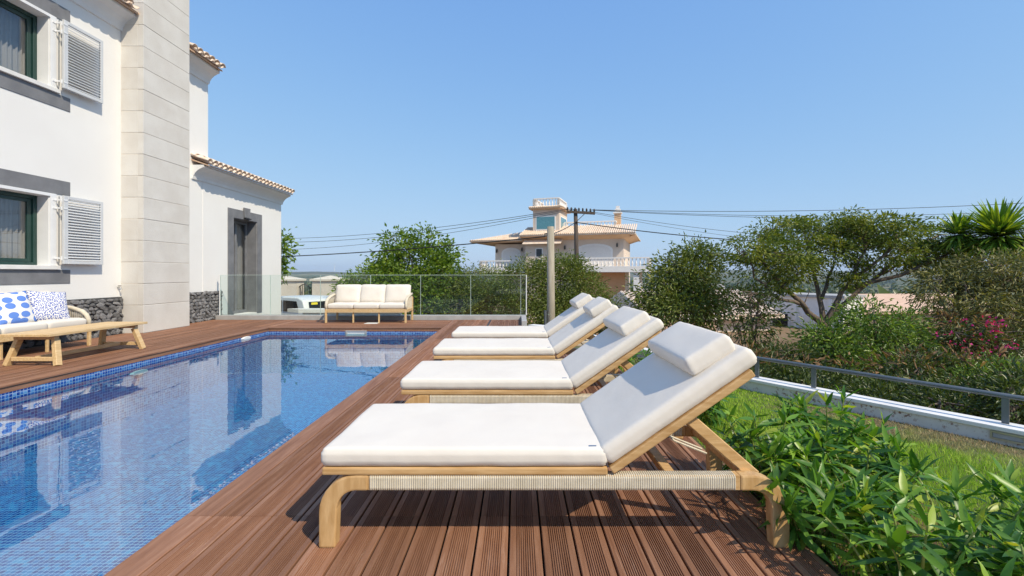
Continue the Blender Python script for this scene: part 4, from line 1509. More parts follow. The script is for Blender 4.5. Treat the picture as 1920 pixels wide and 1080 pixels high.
for (px, py, nn) in ((1805, 603, 9), (1858, 606, 14), (1868, 615, 12), (1768, 627, 7), (1800, 640, 8), (1848, 638, 9), (1888, 650, 15), (1838, 655, 9), (1862, 662, 9), (1880, 603, 6), (1820, 672, 7), (1914, 655, 7), (1780, 645, 5)):
    c = np.array(at(px, py, 8.25)) - np.array(bo.location)
    Pf.append(c + rng.normal(size=(nn, 3)) * np.array([.075, .07, .055]))
Pf = np.concatenate(Pf)
flw = leaf_cloud('flower', Pf, rng.normal(size=Pf.shape), rng.uniform(.04, .07, len(Pf)), rng.uniform(.035, .055, len(Pf)), mt['flower'], bo)
tag(flw, kind='stuff')
# shrubs along the outside of the garden wall
for i, (px, py, rx, ry_, Y, n_, mat_, lb) in enumerate((
        (1440, 720, 60, 36, 7.6, 3200, 'l_dark', 'low dark shrub behind the railing at its left end'),
        (1560, 740, 80, 40, 7.0, 4200, 'l_dark', 'low dark shrub behind the railing below the dense bush'),
        (1690, 760, 85, 45, 6.2, 4200, 'l_dark', 'low dark shrub behind the railing left of its right post'),
        (1820, 770, 80, 50, 5.6, 4000, 'l_dark', 'low shrub with dry twigs behind the right post of the railing'),
        (1930, 760, 60, 60, 5.2, 3000, 'l_dark', 'shrub behind the railing at the right edge under the flowers'),
        (1470, 675, 50, 26, 8.6, 2200, 'l_dark', 'small dark shrub in front of the white low house wall'),
        (1740, 700, 60, 40, 7.4, 3000, 'l_dark', 'dark shrub between the dense bush and the flowering climber'),
        (1870, 715, 70, 36, 7.0, 3000, 'l_mid', 'green shrub directly below the magenta flowers'))):
    tree('low_shrub', lb, 'shrub', gbase(px, Y), [ell(px, py, rx, ry_, Y), ell(px - rx * .5, py + 12, rx * .7, ry_ * .9, Y - .3), ell(px + rx * .5, py + 8, rx * .7, ry_ * .8, Y)], int(n_ * 1.9), .075, mt[mat_], .11, 11, group='shrubs outside the garden wall', aspect=.32)
Pd, Od = crown_points([tuple(np.array(ell(px, py, rx, ry_, Y))) for px, py, rx, ry_, Y in ((1860, 770, 60, 30, 5.9), (1800, 690, 50, 24, 7.6), (1450, 680, 60, 20, 9.4), (1880, 720, 60, 30, 7.4), (1390, 560, 40, 16, 13.4), (1400, 690, 60, 30, 8), (1600, 700, 40, 20, 7.6), (1700, 690, 40, 26, 7.3), (1760, 730, 60, 30, 6.4), (1840, 690, 50, 36, 7.2), (1900, 770, 50, 40, 5.4), (1500, 690, 30, 24, 8), (1790, 620, 60, 34, 9))], 3200, .12, 8)
tag(leaf_cloud('dry_undergrowth', Pd, Od, rng.uniform(.08, .2, len(Pd)), rng.uniform(.02, .05, len(Pd)), mt['l_dry']), 'dry brown undergrowth among the shrubs beyond the wall', 'undergrowth', kind='stuff')


# yucca palms
def yucca(base, heads, label):
    root = empty('yucca_palm', base, 0, label, 'palm', 'spiky yucca palms')
    m = MB()
    for (c, r_, n_) in heads:
        c = Vector(c) - Vector(base)
        m.tube([(0, 0, 0), (c.x * .5, c.y * .5, c.z * .5), c - Vector((0, 0, r_ * .1))], [.13, .10, .085], 8)
        # skirt of dead leaves
        for k in range(30):
            a = random.uniform(0, 2 * PI)
            m.bar(c + Vector((.07 * math.cos(a), .07 * math.sin(a), -.02)), c + Vector((.16 * math.cos(a), .16 * math.sin(a), -random.uniform(.15, .42))), .03, .006)
    m.obj('trunk', mt['bark'], root)
    V, F = [], []
    mb = MB()
    for (c, r_, n_) in heads:
        c = Vector(c) - Vector(base)
        for k in range(n_):
            el = math.asin(max(-1, min(1, random.uniform(-.75, 1))))
            a = random.uniform(0, 2 * PI)
            d = Vector((math.cos(a) * math.cos(el), math.sin(a) * math.cos(el), math.sin(el)))
            s = d.cross(Vector((0, 0, 1)))
            if s.length < .1: s = Vector((1, 0, 0))
            s.normalize()
            L = r_ * random.uniform(.8, 1.1)
            wd_ = .034 * random.uniform(.8, 1.2)
            dr_ = Vector((0, 0, -L * .10))
            b0 = c + d * .06
            p1, p2, p3 = c + d * L * .35, c + d * L * .75 + dr_ * .4, c + d * L + dr_
            u = s.cross(d) * wd_ * .35
            mb.add([b0 - s * wd_ * .5, b0 + s * wd_ * .5, p1 + s * wd_ + u, p1 - s * wd_ + u, p2 + s * wd_ * .7 + u * .6, p2 - s * wd_ * .7 + u * .6, p3], [(0, 1, 2, 3), (3, 2, 4, 5), (5, 4, 6)])
    link('leaf_head', mesh('leaf_head', mb.V, mb.F, mt['l_yucca']), root)
    return root


yucca(gbase(1880, 11), [(at(1872, 444, 11), 1.05, 620), (at(1940, 478, 10.8), .9, 260)], 'large spiky yucca palm at the upper right above the olive shrub')
yucca(gbase(1800, 11.4), [(at(1797, 440, 11.4), .72, 260)], 'small spiky yucca palm left of the large one')

# ------------------------------------------------------------------ leafy shrubs beside the near lounger: every leaf is a part
def big_leaf(seed):
    random.seed(seed)
    V, F = [], []
    n = 6
    bend, twist = random.uniform(.12, .48), random.uniform(-.25, .25)
    for i in range(n + 1):
        t_ = i / n
        w_ = (math.sin(PI * min(1, t_ * .93 + .05)) ** 1.2) * .115 * (1 - .25 * t_)
        if i == n: w_ = .002
        if i == 0: w_ = .012
        x, z = t_, -bend * t_ * t_ + .02 * math.sin(t_ * 9)
        tw = twist * t_
        up = .26 * w_
        wav = .012 * math.sin(t_ * 14 + seed)
        V += [(x, -w_ * math.cos(tw), z + up - w_ * math.sin(tw) + wav), (x, 0, z), (x, w_ * math.cos(tw), z + up + w_ * math.sin(tw) - wav)]
    for i in range(n):
        a = 3 * i
        F += [(a, a + 1, a + 4, a + 3), (a + 1, a + 2, a + 5, a + 4)]
    return mesh('leaf', V, F, mt['l_shrub'], True)


leaves = [big_leaf(i) for i in range(7)]
mt['stem'] = M('green_stem', (.20, .26, .06), (.30, .33, .09), rough=.5)
random.seed(11)


def leafy_shrub(x, y, h, nst, label, spread=.34, as_parts=True, ls=.143, lean=(0, 0)):
    root = empty('leafy_shrub', (x, y, LZ), 0, label, 'shrub', 'leafy shrubs along the deck edge')
    st = MB()
    items = []
    for s_ in range(nst):
        a = random.uniform(0, 2 * PI)
        k = math.sqrt(random.random())
        hh = h * random.uniform(.85, 1.22) * (1 - .25 * k)
        tip = Vector((spread * k * math.cos(a) + lean[0], spread * k * math.sin(a) + lean[1], hh))
        b = Vector((tip.x * .25, tip.y * .25, 0))
        mid = b.lerp(tip, .55) + Vector((0, 0, .06))
        pts = [b, b.lerp(mid, .5) + Vector((0, 0, .02)), mid, tip]
        st.tube(pts, [.006, .0055, .0045, .003], 5)
        nl = random.randint(16, 23)
        ph = random.uniform(0, 6.28)
        for i in range(nl):
            t_ = .18 + .82 * (i / (nl - 1)) ** .75
            q_ = pts[0].lerp(pts[2], t_ / .6) if t_ < .6 else pts[2].lerp(pts[3], (t_ - .6) / .4)
            az_ = ph + i * 2.4 + random.uniform(-.3, .3)
            el = R(random.uniform(-42, 30)) + R(66) * max(0, (t_ - .5) / .5) ** 1.2
            L = ls * random.uniform(.8, 1.2) * (1 - .35 * max(0, (t_ - .86) / .14))
            items.append((q_, az_, el, L))
    st.obj('stems', mt['stem'], root)
    if as_parts:
        for (q_, az_, el, L) in items[:300]:
            o = link('leaf', random.choice(leaves), root, q_, (random.uniform(-.9, .9), -el, az_), (L, L, L))
        rest = items[300:]
    else:
        rest = items
    if rest:
        m = MB()
        for (q_, az_, el, L) in rest:
            me = random.choice(leaves)
            T = Matrix.Translation(q_) @ Matrix.Rotation(az_, 4, 'Z') @ Matrix.Rotation(-el, 4, 'Y') @ Matrix.Rotation(random.uniform(-.5, .5), 4, 'X') @ Matrix.Scale(L, 4)
            m.add([T @ v.co for v in me.vertices], [tuple(p.vertices) for p in me.polygons])
        tag(link('foliage', mesh('foliage', m.V, m.F, mt['l_shrub'], True), root), kind='stuff')
    return root


for (x, y, h, ns, lb, sp_, pt) in (
        (1.55, 1.30, .36, 13, 'leafy green shrub in the bottom right corner of the deck edge', .34, True),
        (1.80, 1.45, .36, 11, 'leafy green shrub nearest the right edge beside the open lawn', .32, True),
        (1.42, 1.62, .36, 13, 'leafy green shrub hugging the outer leg of the nearest lounger', .32, True),
        (1.80, 1.80, .40, 12, 'leafy green shrub in the middle of the bed, right of the lounger leg', .32, True),
        (1.33, 2.12, .34, 14, 'leafy green shrub reaching under the nearest lounger', .30, True),
        (1.68, 2.20, .40, 13, 'leafy green shrub behind the outer leg of the nearest lounger', .32, True),
        (1.40, 2.52, .42, 14, 'leafy green shrub at the far leg of the nearest lounger', .28, True),
        (1.84, 2.68, .46, 14, 'tallest leafy shrub of the bed, before the white garden wall', .28, True),
        (1.62, 3.75, .36, 9, 'dark leafy shrub at the head of the second lounger', .24, False),
        (1.55, 4.35, .42, 10, 'dark leafy shrub between the first and second lounger backs', .28, False),
        (1.5, 5.15, .42, 10, 'dark leafy shrub beyond the second lounger back', .28, False),
        (1.45, 6.1, .42, 10, 'dark leafy shrub beyond the third lounger back', .28, False)):
    leafy_shrub(x, y, h, ns, lb, sp_, pt)
tag(MB().box(1.335, 2.2, .9, 3.1, LZ - .04, LZ + .006).obj('planting_bed', mt['soil']), kind='structure')

# ------------------------------------------------------------------ far villa
VA = R(-17.7)
villa = empty('villa', (5.8, 45, ground_z(5.8, 45)), VA, 'large pale villa with tiled roofs, a lookout tower and balconies on the hillside', 'villa')
VZ = -ground_z(5.8, 45)          # local z of world zero


def vm(fn, name, mat, parent=None, bevel=0):
    m = MB(); fn(m)
    m.V = [(x, y, z + VZ) for x, y, z in m.V]
    return m.obj(name, mat, parent or villa, bevel=bevel)


# world z as z; local x = along the front, local y = away
vm(lambda m: (m.box(-5.0, 4.6, 0, 9, -2.0, 4.5), m.box(-9.1, -5.001, 1.6, 9, -2.0, 4.3)), 'wall', mt['villa'])
vm(lambda m: m.box(-5.0, -2.6, -.7, -.001, 1.6, 4.05), 'bay', mt['villa'])
vm(lambda m: m.prism([(-1.2, 4.06), (-1.2, 4.12), (-.001, 4.72), (-.001, 4.5)], 'x', -5.2, -1.3), 'awning', mt['vtile'])


def hip(m, x0, x1, y0, y1, z0, z1, ins, th=.12, lx=None, rx=None):
    lx = ins if lx is None else lx
    rx = ins if rx is None else rx
    m.add([(x0, y0, z0), (x1, y0, z0), (x1, y1, z0), (x0, y1, z0), (x0, y0, z0 + th), (x1, y0, z0 + th), (x1, y1, z0 + th), (x0, y1, z0 + th),
           (x0 + lx, y0 + ins, z1), (x1 - rx, y0 + ins, z1), (x1 - rx, y1 - ins, z1), (x0 + lx, y1 - ins, z1)],
          [(0, 3, 2, 1), (0, 1, 5, 4), (1, 2, 6, 5), (2, 3, 7, 6), (3, 0, 4, 7), (4, 5, 9, 8), (5, 6, 10, 9), (6, 7, 11, 10), (7, 4, 8, 11), (8, 9, 10, 11)])


rfv = vm(lambda m: (hip(m, -5.6, 5.75, -1.1, 10, 4.86, 6.0, 3.2), hip(m, -11.6, -4.8, .3, 10, 4.55, 5.95, 4.0, .12, 6.6, .1)), 'roof', mt['vtile'])
vm(lambda m: (m.prism([(-5.0, 4.5), (-5.55, 4.855), (5.7, 4.855), (4.6, 4.5)], 'y', -.002, 8.9), m.prism([(-.99, 4.855), (-.003, 4.5), (-.003, 4.855)], 'x', -5.5, 5.2),
              m.box(-11.5, -5.1, .4, 9.9, 4.46, 4.548)), 'soffit', mt['soffit'])
# tile rolls on the front edge
tm = MB()
for i in range(57):
    x = -5.5 + .2 * i
    tm.tube([(x, -1.16, 5.0 + VZ), (x, 2.0, 5.0 + VZ + 1.06)], .075, 6)
for i in range(30):
    x = -11.4 + .2 * i
    tm.tube([(x, .25, 4.68 + VZ), (x, .25 + 4 * min(1, max(.05, (x + 11.5) / 6.6)), 4.68 + VZ + 1.38 * min(1, max(.05, (x + 11.5) / 6.6)))], .06, 6)
tag(tm.obj('tile_rolls', mt['vtile'], rfv), kind='stuff')


def balustrade(name, pts, z0, h, step, parent=None, mat='villaw'):
    """classical balustrade: base rail, balusters, top rail, end posts"""
    m = MB()
    for a, b in zip(pts, pts[1:]):
        a, b = Vector((*a, 0)), Vector((*b, 0))
        L = (b - a).length
        for z, t_ in ((z0 + .06, .12), (z0 + h - .06, .12)):
            m.bar(a + Vector((0, 0, z + VZ)), b + Vector((0, 0, z + VZ)), .2, t_)
    root = m.obj(name, mt[mat], parent or villa)
    bs = MB()
    for a, b in zip(pts, pts[1:]):
        a, b = Vector((*a, 0)), Vector((*b, 0))
        k = max(2, int((b - a).length / step))
        for i in range(k + 1):
            p = a.lerp(b, i / k)
            zb_ = z0 + .12 + VZ
            hh = h - .24
            if i in (0, k): bs.bar(p + Vector((0, 0, zb_)), p + Vector((0, 0, zb_ + hh)), .24, .24)
            else: bs.tube([p + Vector((0, 0, zb_ + hh * f_)) for f_ in (0, .12, .35, .7, .9, 1)], [.05, .06, .085, .035, .05, .05], 6)
    tag(bs.obj('balusters', mt[mat], root), kind='stuff')
    return root


vm(lambda m: (m.box(-.2, 7.0, -1.5, -.001, 1.28, 1.72), m.box(4.601, 7.0, .0, 7, 1.28, 1.72)), 'balcony_slab', mt['villaw'], bevel=.02)
balustrade('balcony_balustrade', [(-.1, -1.4), (6.9, -1.4), (6.9, 6.9)], 1.72, .95, .34)
vm(lambda m: m.box(-10.2, -5.0, -.2, 1.599, 1.2, 1.62), 'balcony_slab', mt['villaw'], bevel=.02)
balustrade('balcony_balustrade', [(-10.1, 1.5), (-10.1, -.1), (-5.1, -.1)], 1.62, .9, .34)
vm(lambda m: (m.box(5.6, 6.1, -1.3, -.8, -2.2, 1.279), m.box(5.6, 6.1, 5.5, 6, -2.2, 1.279)), 'column', mt['villaw'])
vm(lambda m: m.box(.5, 4.75, -.05, -.002, -2, 1.27), 'ground_floor_front', mt['ochre'])
balustrade('garden_balustrade', [(6.2, -3.0), (13, -3.0)], -.6, .9, .34)
vm(lambda m: m.box(6.1, 13.2, -3.1, -2.9, -2.4, -.601), 'garden_parapet', mt['cream'])


def arch(x0, x1, z0, z1, rise):
    c = (x0 + x1) / 2
    pts = [(x0, z0), (x1, z0)]
    for i in range(11):
        a = PI * i / 10
        pts.append((c + (x1 - x0) / 2 * math.cos(a), z1 - rise + rise * math.sin(a)))
    return pts


for (a, b, c, d, rs) in ((.2, 3.4, 1.75, 3.9, .5), (-8.2, -6.4, 1.65, 3.75, .5)):
    y_ = 0 if a > -5 else 1.6
    wv = vm(lambda m: m.prism(arch(a - .18, b + .18, c, d + .18, rs + .1), 'y', y_ - .05, y_ - .001), 'window', mt['villaw'])
    vm(lambda m: m.prism(arch(a, b, c, d, rs), 'y', y_ - .075, y_ - .051), 'roller_shutter', mt['shutterw'], wv)
wv = vm(lambda m: m.prism(arch(-5.75, -5.05, 1.7, 3.7, .34), 'y', 1.55, 1.599), 'window', mt['villaw'])
vm(lambda m: m.prism(arch(-5.66, -5.14, 1.7, 3.6, .26), 'y', 1.53, 1.549), 'pane', mt['carglass'], wv)
for (z0, z1) in ((1.75, 2.55), (2.85, 3.6)):
    wv = vm(lambda m: m.box(-3.95, -3.2, -.74, -.701, z0 - .08, z1 + .08), 'window', mt['villaw'])
    vm(lambda m: m.box(-3.86, -3.29, -.76, -.741, z0, z1), 'pane', mt['carglass'], wv)
for (x, y_, z_) in ((-8.9, 1.6, 3.6), (-6.05, 1.6, 3.7), (-1.1, 0, 3.75), (4.0, 0, 3.9)):
    vm(lambda m: (m.bar((x, y_ - .15, z_ - .2), (x, y_ - .15, z_ + .15), .16, .16), m.bar((x, y_ - .15, z_ + .2), (x, y_, z_ + .2), .05, .05)), 'wall_lantern', mt['iron'])
# tower
TX0, TX1, TY0, TY1 = -4.5, -1.75, .3, 4.2
tw = vm(lambda m: m.box(TX0, TX1, TY0, TY1, 4.9, 7.7), 'tower', mt['villa'])
wv = vm(lambda m: m.box(TX0 + .28, TX1 - .35, TY0 - .04, TY0 - .001, 5.55, 7.05), 'window', mt['villaw'])
mt['tealglass'] = M('teal_glass', (.06, .20, .25), (.10, .27, .32), rough=.06, spec=.8)
vm(lambda m: m.box(TX0 + .4, TX1 - .47, TY0 - .06, TY0 - .041, 5.68, 6.92), 'pane', mt['tealglass'], wv)
wv = vm(lambda m: m.box(TX1 + .001, TX1 + .04, TY0 + .5, TY1 - .5, 5.55, 7.05), 'window', mt['villaw'])
for i in range(3):
    vm(lambda m: m.box(TX1 + .041, TX1 + .06, TY0 + .62 + .9 * i, TY0 + 1.4 + .9 * i, 5.68, 6.92), 'pane', mt['tealglass'], wv)
vm(lambda m: m.box(TX0 - .35, TX1 + .35, TY0 - .35, TY1 + .35, 7.701, 7.83), 'tower_eave', mt['soffit'])
tm = MB()
for i in range(17): tm.tube([(TX0 - .3 + .2 * i, TY0 - .42, 7.86 + VZ), (TX0 - .3 + .2 * i, TY0 - .02, 8.0 + VZ)], .08, 6)
for i in range(22): tm.tube([(TX1 + .42, TY0 - .3 + .2 * i, 7.86 + VZ), (TX1 + .02, TY0 - .3 + .2 * i, 8.0 + VZ)], .08, 6)
tag(tm.obj('tile_rolls', mt['vtile'], tw), kind='stuff')
balustrade('tower_balustrade', [(TX0 + .1, TY1 - .1), (TX0 + .1, TY0 + .1), (TX1 - .1, TY0 + .1), (TX1 - .1, TY1 - .1)], 7.9, .95, .3)
balustrade('roof_balustrade', [(-1.6, 2.0), (3.6, 2.0), (3.6, 5.0)], 5.75, .75, .34)
chv = vm(lambda m: m.box(3.4, 4.05, 3.2, 3.85, 5.2, 7.35), 'chimney', mt['soffit'])
vm(lambda m: (m.box(3.3, 4.15, 3.1, 3.95, 7.36, 7.5), m.box(3.45, 4.0, 3.25, 3.8, 7.5, 7.85), m.box(3.55, 3.9, 3.35, 3.7, 7.86, 8.15)), 'chimney_cap', mt['villaw'], chv)

# ------------------------------------------------------------------ other buildings beyond the garden
# white low house, its visible side in shade
wh = empty('low_house', (*at(1500, 560, 24).xy, -3.2), R(-58), 'low white flat roofed house in shade behind the umbrella shaped tree', 'house')
m = MB(); m.box(-3.6, 2.0, 0, 2.2, -.4, 3.15)
m.obj('wall', mt['villaw'], wh)
MB().box(-3.7, 2.1, -.1, 2.3, 3.151, 3.28).obj('roof', mt['concrete'], wh)
for x in (-3.1, -1.5, .1):
    wv = MB().box(x, x + 1.0, -.05, -.001, .9, 2.3).obj('window', mt['villaw'], wh)
    MB().box(x + .1, x + .9, -.08, -.051, 1.0, 2.2).obj('pane', mt['carglass'] if x in (-1.5,) else mt['shutterw'], wv)
for x in (-3.55, -1.95, -.3, 1.4):
    MB().box(x, x + .16, -.14, -.002, 0, 3.1).obj('pilaster', mt['villaw'], wh)
# tiled cottage
p = at(1340, 590, 22)
ct = empty('tiled_cottage', (p.x, p.y, -3.2), R(14), 'small cream cottage with a terracotta tiled roof behind the loose upright tree', 'cottage')
MB().box(-3.4, 3.2, 0, 5, -.4, 2.3).obj('wall', mt['cream'], ct)
m = MB(); m.prism([(-.5, 2.2), (-.5, 2.34), (2.5, 3.4), (5.5, 2.34), (5.5, 2.2)], 'x', -3.8, 3.6)
rf = m.obj('roof', mt['tile'], ct)
m = MB()
for i in range(36):
    x = -3.7 + .2 * i
    m.tube([(x, -.55, 2.37), (x, 2.45, 3.43)], .075, 6)
tag(m.obj('tile_rolls', mt['tile'], rf), kind='stuff')
MB().box(-1.2, -.2, -.05, -.001, .7, 1.7).obj('window', mt['carglass'], ct)
# salmon house
p = at(1720, 585, 30)
sh_ = empty('salmon_house', (p.x, p.y, -4.0), R(8), 'long salmon coloured house glimpsed behind the olive shrub', 'house')
MB().box(-5, 9, 0, 6, -.4, 2.6).obj('wall', mt['salmon'], sh_)
MB().prism([(-.4, 2.55), (-.4, 2.7), (3, 3.7), (6.4, 2.7), (6.4, 2.55)], 'x', -5.4, 9.4).obj('roof', mt['salmon'], sh_)
for x in (-3, 0, 3, 6): MB().box(x, x + 1, -.05, -.001, .8, 2.0).obj('window', mt['carglass'], sh_)
# boundary wall behind the hedges
p = at(1180, 600, 19)
bw = empty('boundary_wall', (p.x, p.y, GZ - .4), R(-6), 'salmon boundary wall behind the tall clipped hedge', 'wall')
MB().box(-7, 3.5, 0, .2, 0, 1.25).obj('wall_body', mt['salmon'], bw)
MB().box(-7.05, 3.55, -.04, .24, 1.251, 1.32).obj('coping', mt['cream'], bw)

# gate pillars and gate
gp = []
for (px0, px1, lb) in ((500, 556, 'cream gate pillar with pyramid cap left of the iron gate, partly behind the annex'), (585, 643, 'wide cream gate pillar with pyramid cap right of the iron gate')):
    Y = 26
    a, b = at(px0, 524, Y), at(px1, 524, Y)
    cx, hw_ = (a.x + b.x) / 2, (b.x - a.x) / 2
    g_ = empty('gate_pillar', (cx, Y, -1.8), 0, lb, 'pillar', 'cream gate pillars')
    MB().box(-hw_, hw_, 0, .9, 0, 2.55).obj('shaft', mt['cream'], g_)
    m = MB(); m.add([(-hw_ - .1, -.1, 2.551), (hw_ + .1, -.1, 2.551), (hw_ + .1, 1, 2.551), (-hw_ - .1, 1, 2.551), (-hw_ - .1, -.1, 2.65), (hw_ + .1, -.1, 2.65), (hw_ + .1, 1, 2.65), (-hw_ - .1, 1, 2.65), (0, .45, 2.86)],
                    [(0, 3, 2, 1), (0, 1, 5, 4), (1, 2, 6, 5), (2, 3, 7, 6), (3, 0, 4, 7), (4, 5, 8), (5, 6, 8), (6, 7, 8), (7, 4, 8)])
    m.obj('cap', mt['cream'], g_)
    MB().box(-hw_ + .35, hw_ - .25, -.03, -.001, 1.0, 1.55).obj('meter_door', mt['sillwhite'], g_)
a, b = at(557, 540, 26.3), at(584, 540, 26.3)
ig = empty('iron_gate', ((a.x + b.x) / 2, 26.3, -1.8), 0, 'dark wrought iron gate with arched top between the two cream pillars', 'gate')
m = MB()
hw_ = (b.x - a.x) / 2
for i in range(9):
    x = -hw_ + 2 * hw_ * i / 8
    m.tube([(x, 0, 0), (x, 0, 2.05 + .3 * (1 - (x / hw_) ** 2))], .022, 5)
m.tube([(-hw_ + 2 * hw_ * i / 10, 0, 2.05 + .3 * (1 - (2 * i / 10 - 1) ** 2)) for i in range(11)], .03, 5)
m.tube([(-hw_, 0, 1.2), (hw_, 0, 1.2)], .025, 5); m.tube([(-hw_, 0, .15), (hw_, 0, .15)], .025, 5)
m.obj('bars', mt['iron'], ig)
lw = empty('parapet', (-5.2, 13.5, 0), 0, 'low white parapet just beyond the glass, behind the far sofa', 'wall')
MB().prism([(-1.75, .25), (-1.3, 0), (1.75, 0), (1.75, .4), (-1.3, .4)], 'z', .02, .125).obj('coping', mt['cap'], lw)
MB().box(-1.2, 1.7, .06, .34, -1.7, .0195).obj('wall_body', mt['villaw'], lw)

# parked car seen from behind, above the kerb
car = empty('parked_car', (*at(552, 560, 20.5).xy, -1.56), math.atan2(.53, -.85), 'white estate car with dark windows parked beyond the glass', 'car')
# local +x is forward
prof = [(-2.2, .35), (-2.25, .75), (-2.18, 1.05), (-1.95, 1.62), (-1.6, 1.74), (.2, 1.74), (.65, 1.62), (1.25, 1.1), (2.15, .95), (2.25, .7), (2.2, .35)]
m = MB(); m.prism(prof, 'y', -.87, .87)
m.obj('body', mt['carpaint'], car, True, bevel=.06, seg=3)
for s in (-1, 1):
    wv = MB().prism([(-1.72, 1.14), (-1.55, 1.58), (-.6, 1.6), (-.6, 1.13)], 'y', s * .872, s * .885).obj('side_window', mt['carglass'], car)
    MB().prism([(-.5, 1.13), (-.5, 1.6), (.25, 1.58), (.85, 1.13)], 'y', s * .872, s * .885).obj('side_window', mt['carglass'], car)
    MB().box(-2.24, -2.12, min(s * .62, s * .84), max(s * .62, s * .84), .85, 1.12).obj('tail_light', mt['red'], car)
    for x in (-1.4, 1.4):
        MB().tube([(x, s * .68, .33), (x, s * .90, .33)], .33, 16).obj('wheel', mt['rubber'], car)
m = MB(); m.add([(-2.185, -.68, 1.12), (-2.185, .68, 1.12), (-2.0, .62, 1.56), (-2.0, -.62, 1.56), (-2.2, -.68, 1.12), (-2.2, .68, 1.12), (-2.015, .62, 1.56), (-2.015, -.62, 1.56)], [(0, 1, 2, 3), (7, 6, 5, 4), (0, 4, 5, 1), (1, 5, 6, 2), (2, 6, 7, 3), (3, 7, 4, 0)])
rw = m.obj('rear_window', mt['carglass'], car)
m = MB(); m.add([(-2.06, .25, 1.44), (-2.06, .55, 1.44), (-2.035, .53, 1.53), (-2.035, .25, 1.53)], [(0, 1, 2, 3)])
m.V = [(x - .012, y, z) for x, y, z in m.V]
m.obj('sticker', mt['yellow'], rw)

# ------------------------------------------------------------------ utility poles and cables
p1 = at(1033, 425, 13)
b1 = Vector((p1.x, p1.y, ground_z(p1.x, p1.y) - .3))
pol = empty('utility_pole', tuple(b1), 0, 'pale weathered wooden utility pole in front of the tall hedge', 'utility pole', 'wooden utility poles')
hgt1 = p1.z - b1.z
MB().tube([(0, 0, 0), (.0, 0, hgt1 * .5), (-.01, 0, hgt1)], [.125, .112, .10], 14).obj('shaft', mt['polewood'], pol, True)
MB().tube([(-.10, .0, hgt1 - .2), (-.17, 0, hgt1 - .2), (-.17, 0, hgt1 - .28)], .02, 6).obj('bracket', mt['iron'], pol)
MB().tube([(-.16, -.02, 0), (-.16, -.02, hgt1 * .46)], .045, 8).obj('conduit', mt['metal'], pol)
p2 = at(1079, 392, 21)
b2 = Vector((p2.x + .2, p2.y, ground_z(p2.x, p2.y) - .3))
po2 = empty('utility_pole', tuple(b2), 0, 'dark wooden utility pole with a crossarm full of insulators in front of the villa', 'utility pole', 'wooden utility poles')
h2 = p2.z - b2.z
MB().tube([(0, 0, 0), (-.14, 0, h2 * .6), (-.2, 0, h2)], [.13, .11, .09], 10).obj('shaft', mt['darkwood'], po2, True)
MB().bar((-.62, -.12, h2 - .13), (.68, -.12, h2 - .22), .09, .11).obj('crossarm', mt['darkwood'], po2)
ins = MB().tube([(0, 0, 0), (0, 0, .06), (0, 0, .13), (0, 0, .17)], [.02, .045, .04, .02], 8).mesh('insulator', mt['dark'])
for i in range(8): link('insulator', ins, po2, (-.58 + .175 * i, -.12, h2 - .09 - .012 * i))
MB().bar((-.18, -.1, h2 - .6), (.2, -.1, h2 - .24), .03, .03).obj('brace', mt['darkwood'], po2)


def cable(a, b, sag, r_, lb, mat='wire'):
    a, b = Vector(a), Vector(b)
    pts = [a.lerp(b, i / 24) - a - Vector((0, 0, sag * 4 * (i / 24) * (1 - i / 24))) for i in range(25)]
    m = MB().tube(pts, r_, 5)
    o = m.obj('overhead_cable', mt[mat], None, loc=tuple(a))
    tag(o, lb, 'cable', 'overhead cables on the utility poles')


arm = b2 + Vector((0, -.12, h2))
cable(arm + Vector((-.55, 0, 0)), at(430, 446, 34), .5, .013, 'thin overhead cable, uppermost of those left of the villa')
cable(arm + Vector((-.35, 0, 0)), at(430, 452, 33), .6, .013, 'thin overhead cable, second from the top left of the villa')
cable(arm + Vector((-.2, 0, -.02)), at(430, 468, 32), .6, .011, 'thin overhead cable, lower one left of the villa above the black one')
cable(arm + Vector((.55, 0, -.05)), at(2150, 366, 19), .3, .013, 'thin overhead cable rising highest to the right edge')
cable(arm + Vector((.6, 0, -.05)), at(2150, 382, 20), .4, .011, 'thin overhead cable, second highest at the right edge')
cable(arm + Vector((.45, 0, -.06)), at(2150, 398, 20), .35, .011, 'thin overhead cable, third highest at the right edge, meeting the palm')
cable(arm + Vector((.3, 0, -.1)), at(1640, 450, 24), .3, .011, 'thin overhead cable running right into the top of the umbrella shaped tree')
cable(arm + Vector((.1, 0, -.1)), at(1600, 462, 26), .3, .009, 'faint overhead cable running right below the others')
pa = b1 + Vector((-.17, 0, hgt1 - .28))
pb = b2 + Vector((-.22, -.1, h2 - .62))
cable(pa, pb, .06, .016, 'thick black cable between the two utility poles', 'black')
cable(pa, at(440, 484, 17), .1, .017, 'thick black cable sagging left from the pale pole', 'black')
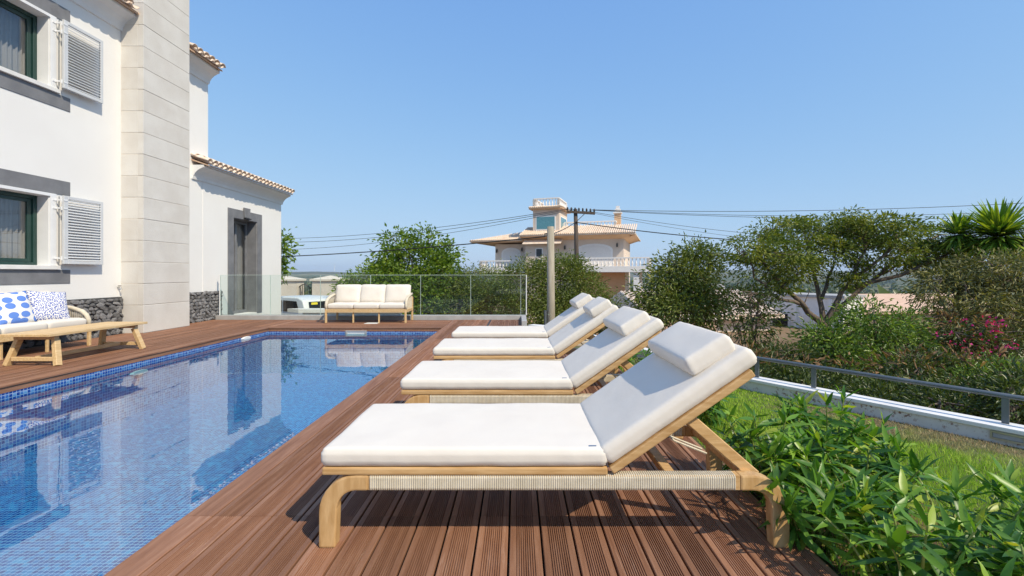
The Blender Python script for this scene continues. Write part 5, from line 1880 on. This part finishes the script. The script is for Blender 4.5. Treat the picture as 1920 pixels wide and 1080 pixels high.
cable(pb, at(1480, 456, 19.5), .12, .022, 'thick black cable sagging right from the dark pole into the tree', 'black')

# wind turbines far out on the plain
for (px, lb) in ((627, 'left tiny white wind turbine on the far horizon'), (676, 'right tiny white wind turbine on the far horizon')):
    p = at(px, 506, 3600)
    wt = empty('wind_turbine', (p.x, p.y, p.z - 10), 0, lb, 'wind turbine', 'wind turbines on the horizon')
    m = MB(); m.tube([(0, 0, 0), (0, 0, 50)], [2.4, 1.4], 8); m.obj('tower', mt['alu'], wt)
    m = MB()
    for k in range(3):
        a = .5 + k * 2 * PI / 3
        m.bar((0, -3, 50), (24 * math.sin(a), -3, 50 + 24 * math.cos(a)), 1.6, .6)
    m.obj('rotor', mt['alu'], wt)

# scattered far trees of the valley (nobody could count them)
Pt = []
for i in range(2600):
    r_ = 90 * (22 ** random.random())
    a = random.uniform(-.95, .95)
    x, y = r_ * math.sin(a), 5 + r_ * math.cos(a)
    s = random.uniform(1.2, 3.0) * (1 + r_ / 700)
    z = ground_z(x, y)
    q_ = rng.normal(size=(16, 3)) * np.array([s * .55, s * .55, s * .32]) + np.array([x, y, z + s * .5])
    Pt.append(np.column_stack([q_, np.full(16, s)]))
Pt = np.concatenate(Pt)
tag(leaf_cloud('far_trees', Pt[:, :3], rng.normal(size=(len(Pt), 3)), Pt[:, 3] * 1.3, Pt[:, 3] * .9, mt['l_dark']), 'distant trees and scrub scattered over the valley', 'trees', kind='stuff')

# ------------------------------------------------------------------ haze
hm = bpy.data.materials.new('haze')
hm.use_nodes = True
hn = hm.node_tree
hn.nodes.remove(hn.nodes['Principled BSDF'])
pv_ = hn.nodes.new('ShaderNodeVolumePrincipled')
pv_.inputs['Color'].default_value = (.72, .84, 1.0, 1)
pv_.inputs['Density'].default_value = .00012
pv_.inputs['Anisotropy'].default_value = .2
hn.links.new(pv_.outputs[0], hn.nodes['Material Output'].inputs['Volume'])
tag(MB().box(-5200, 5200, -5200, 5200, -60, 75).obj('haze', hm), kind='stuff')
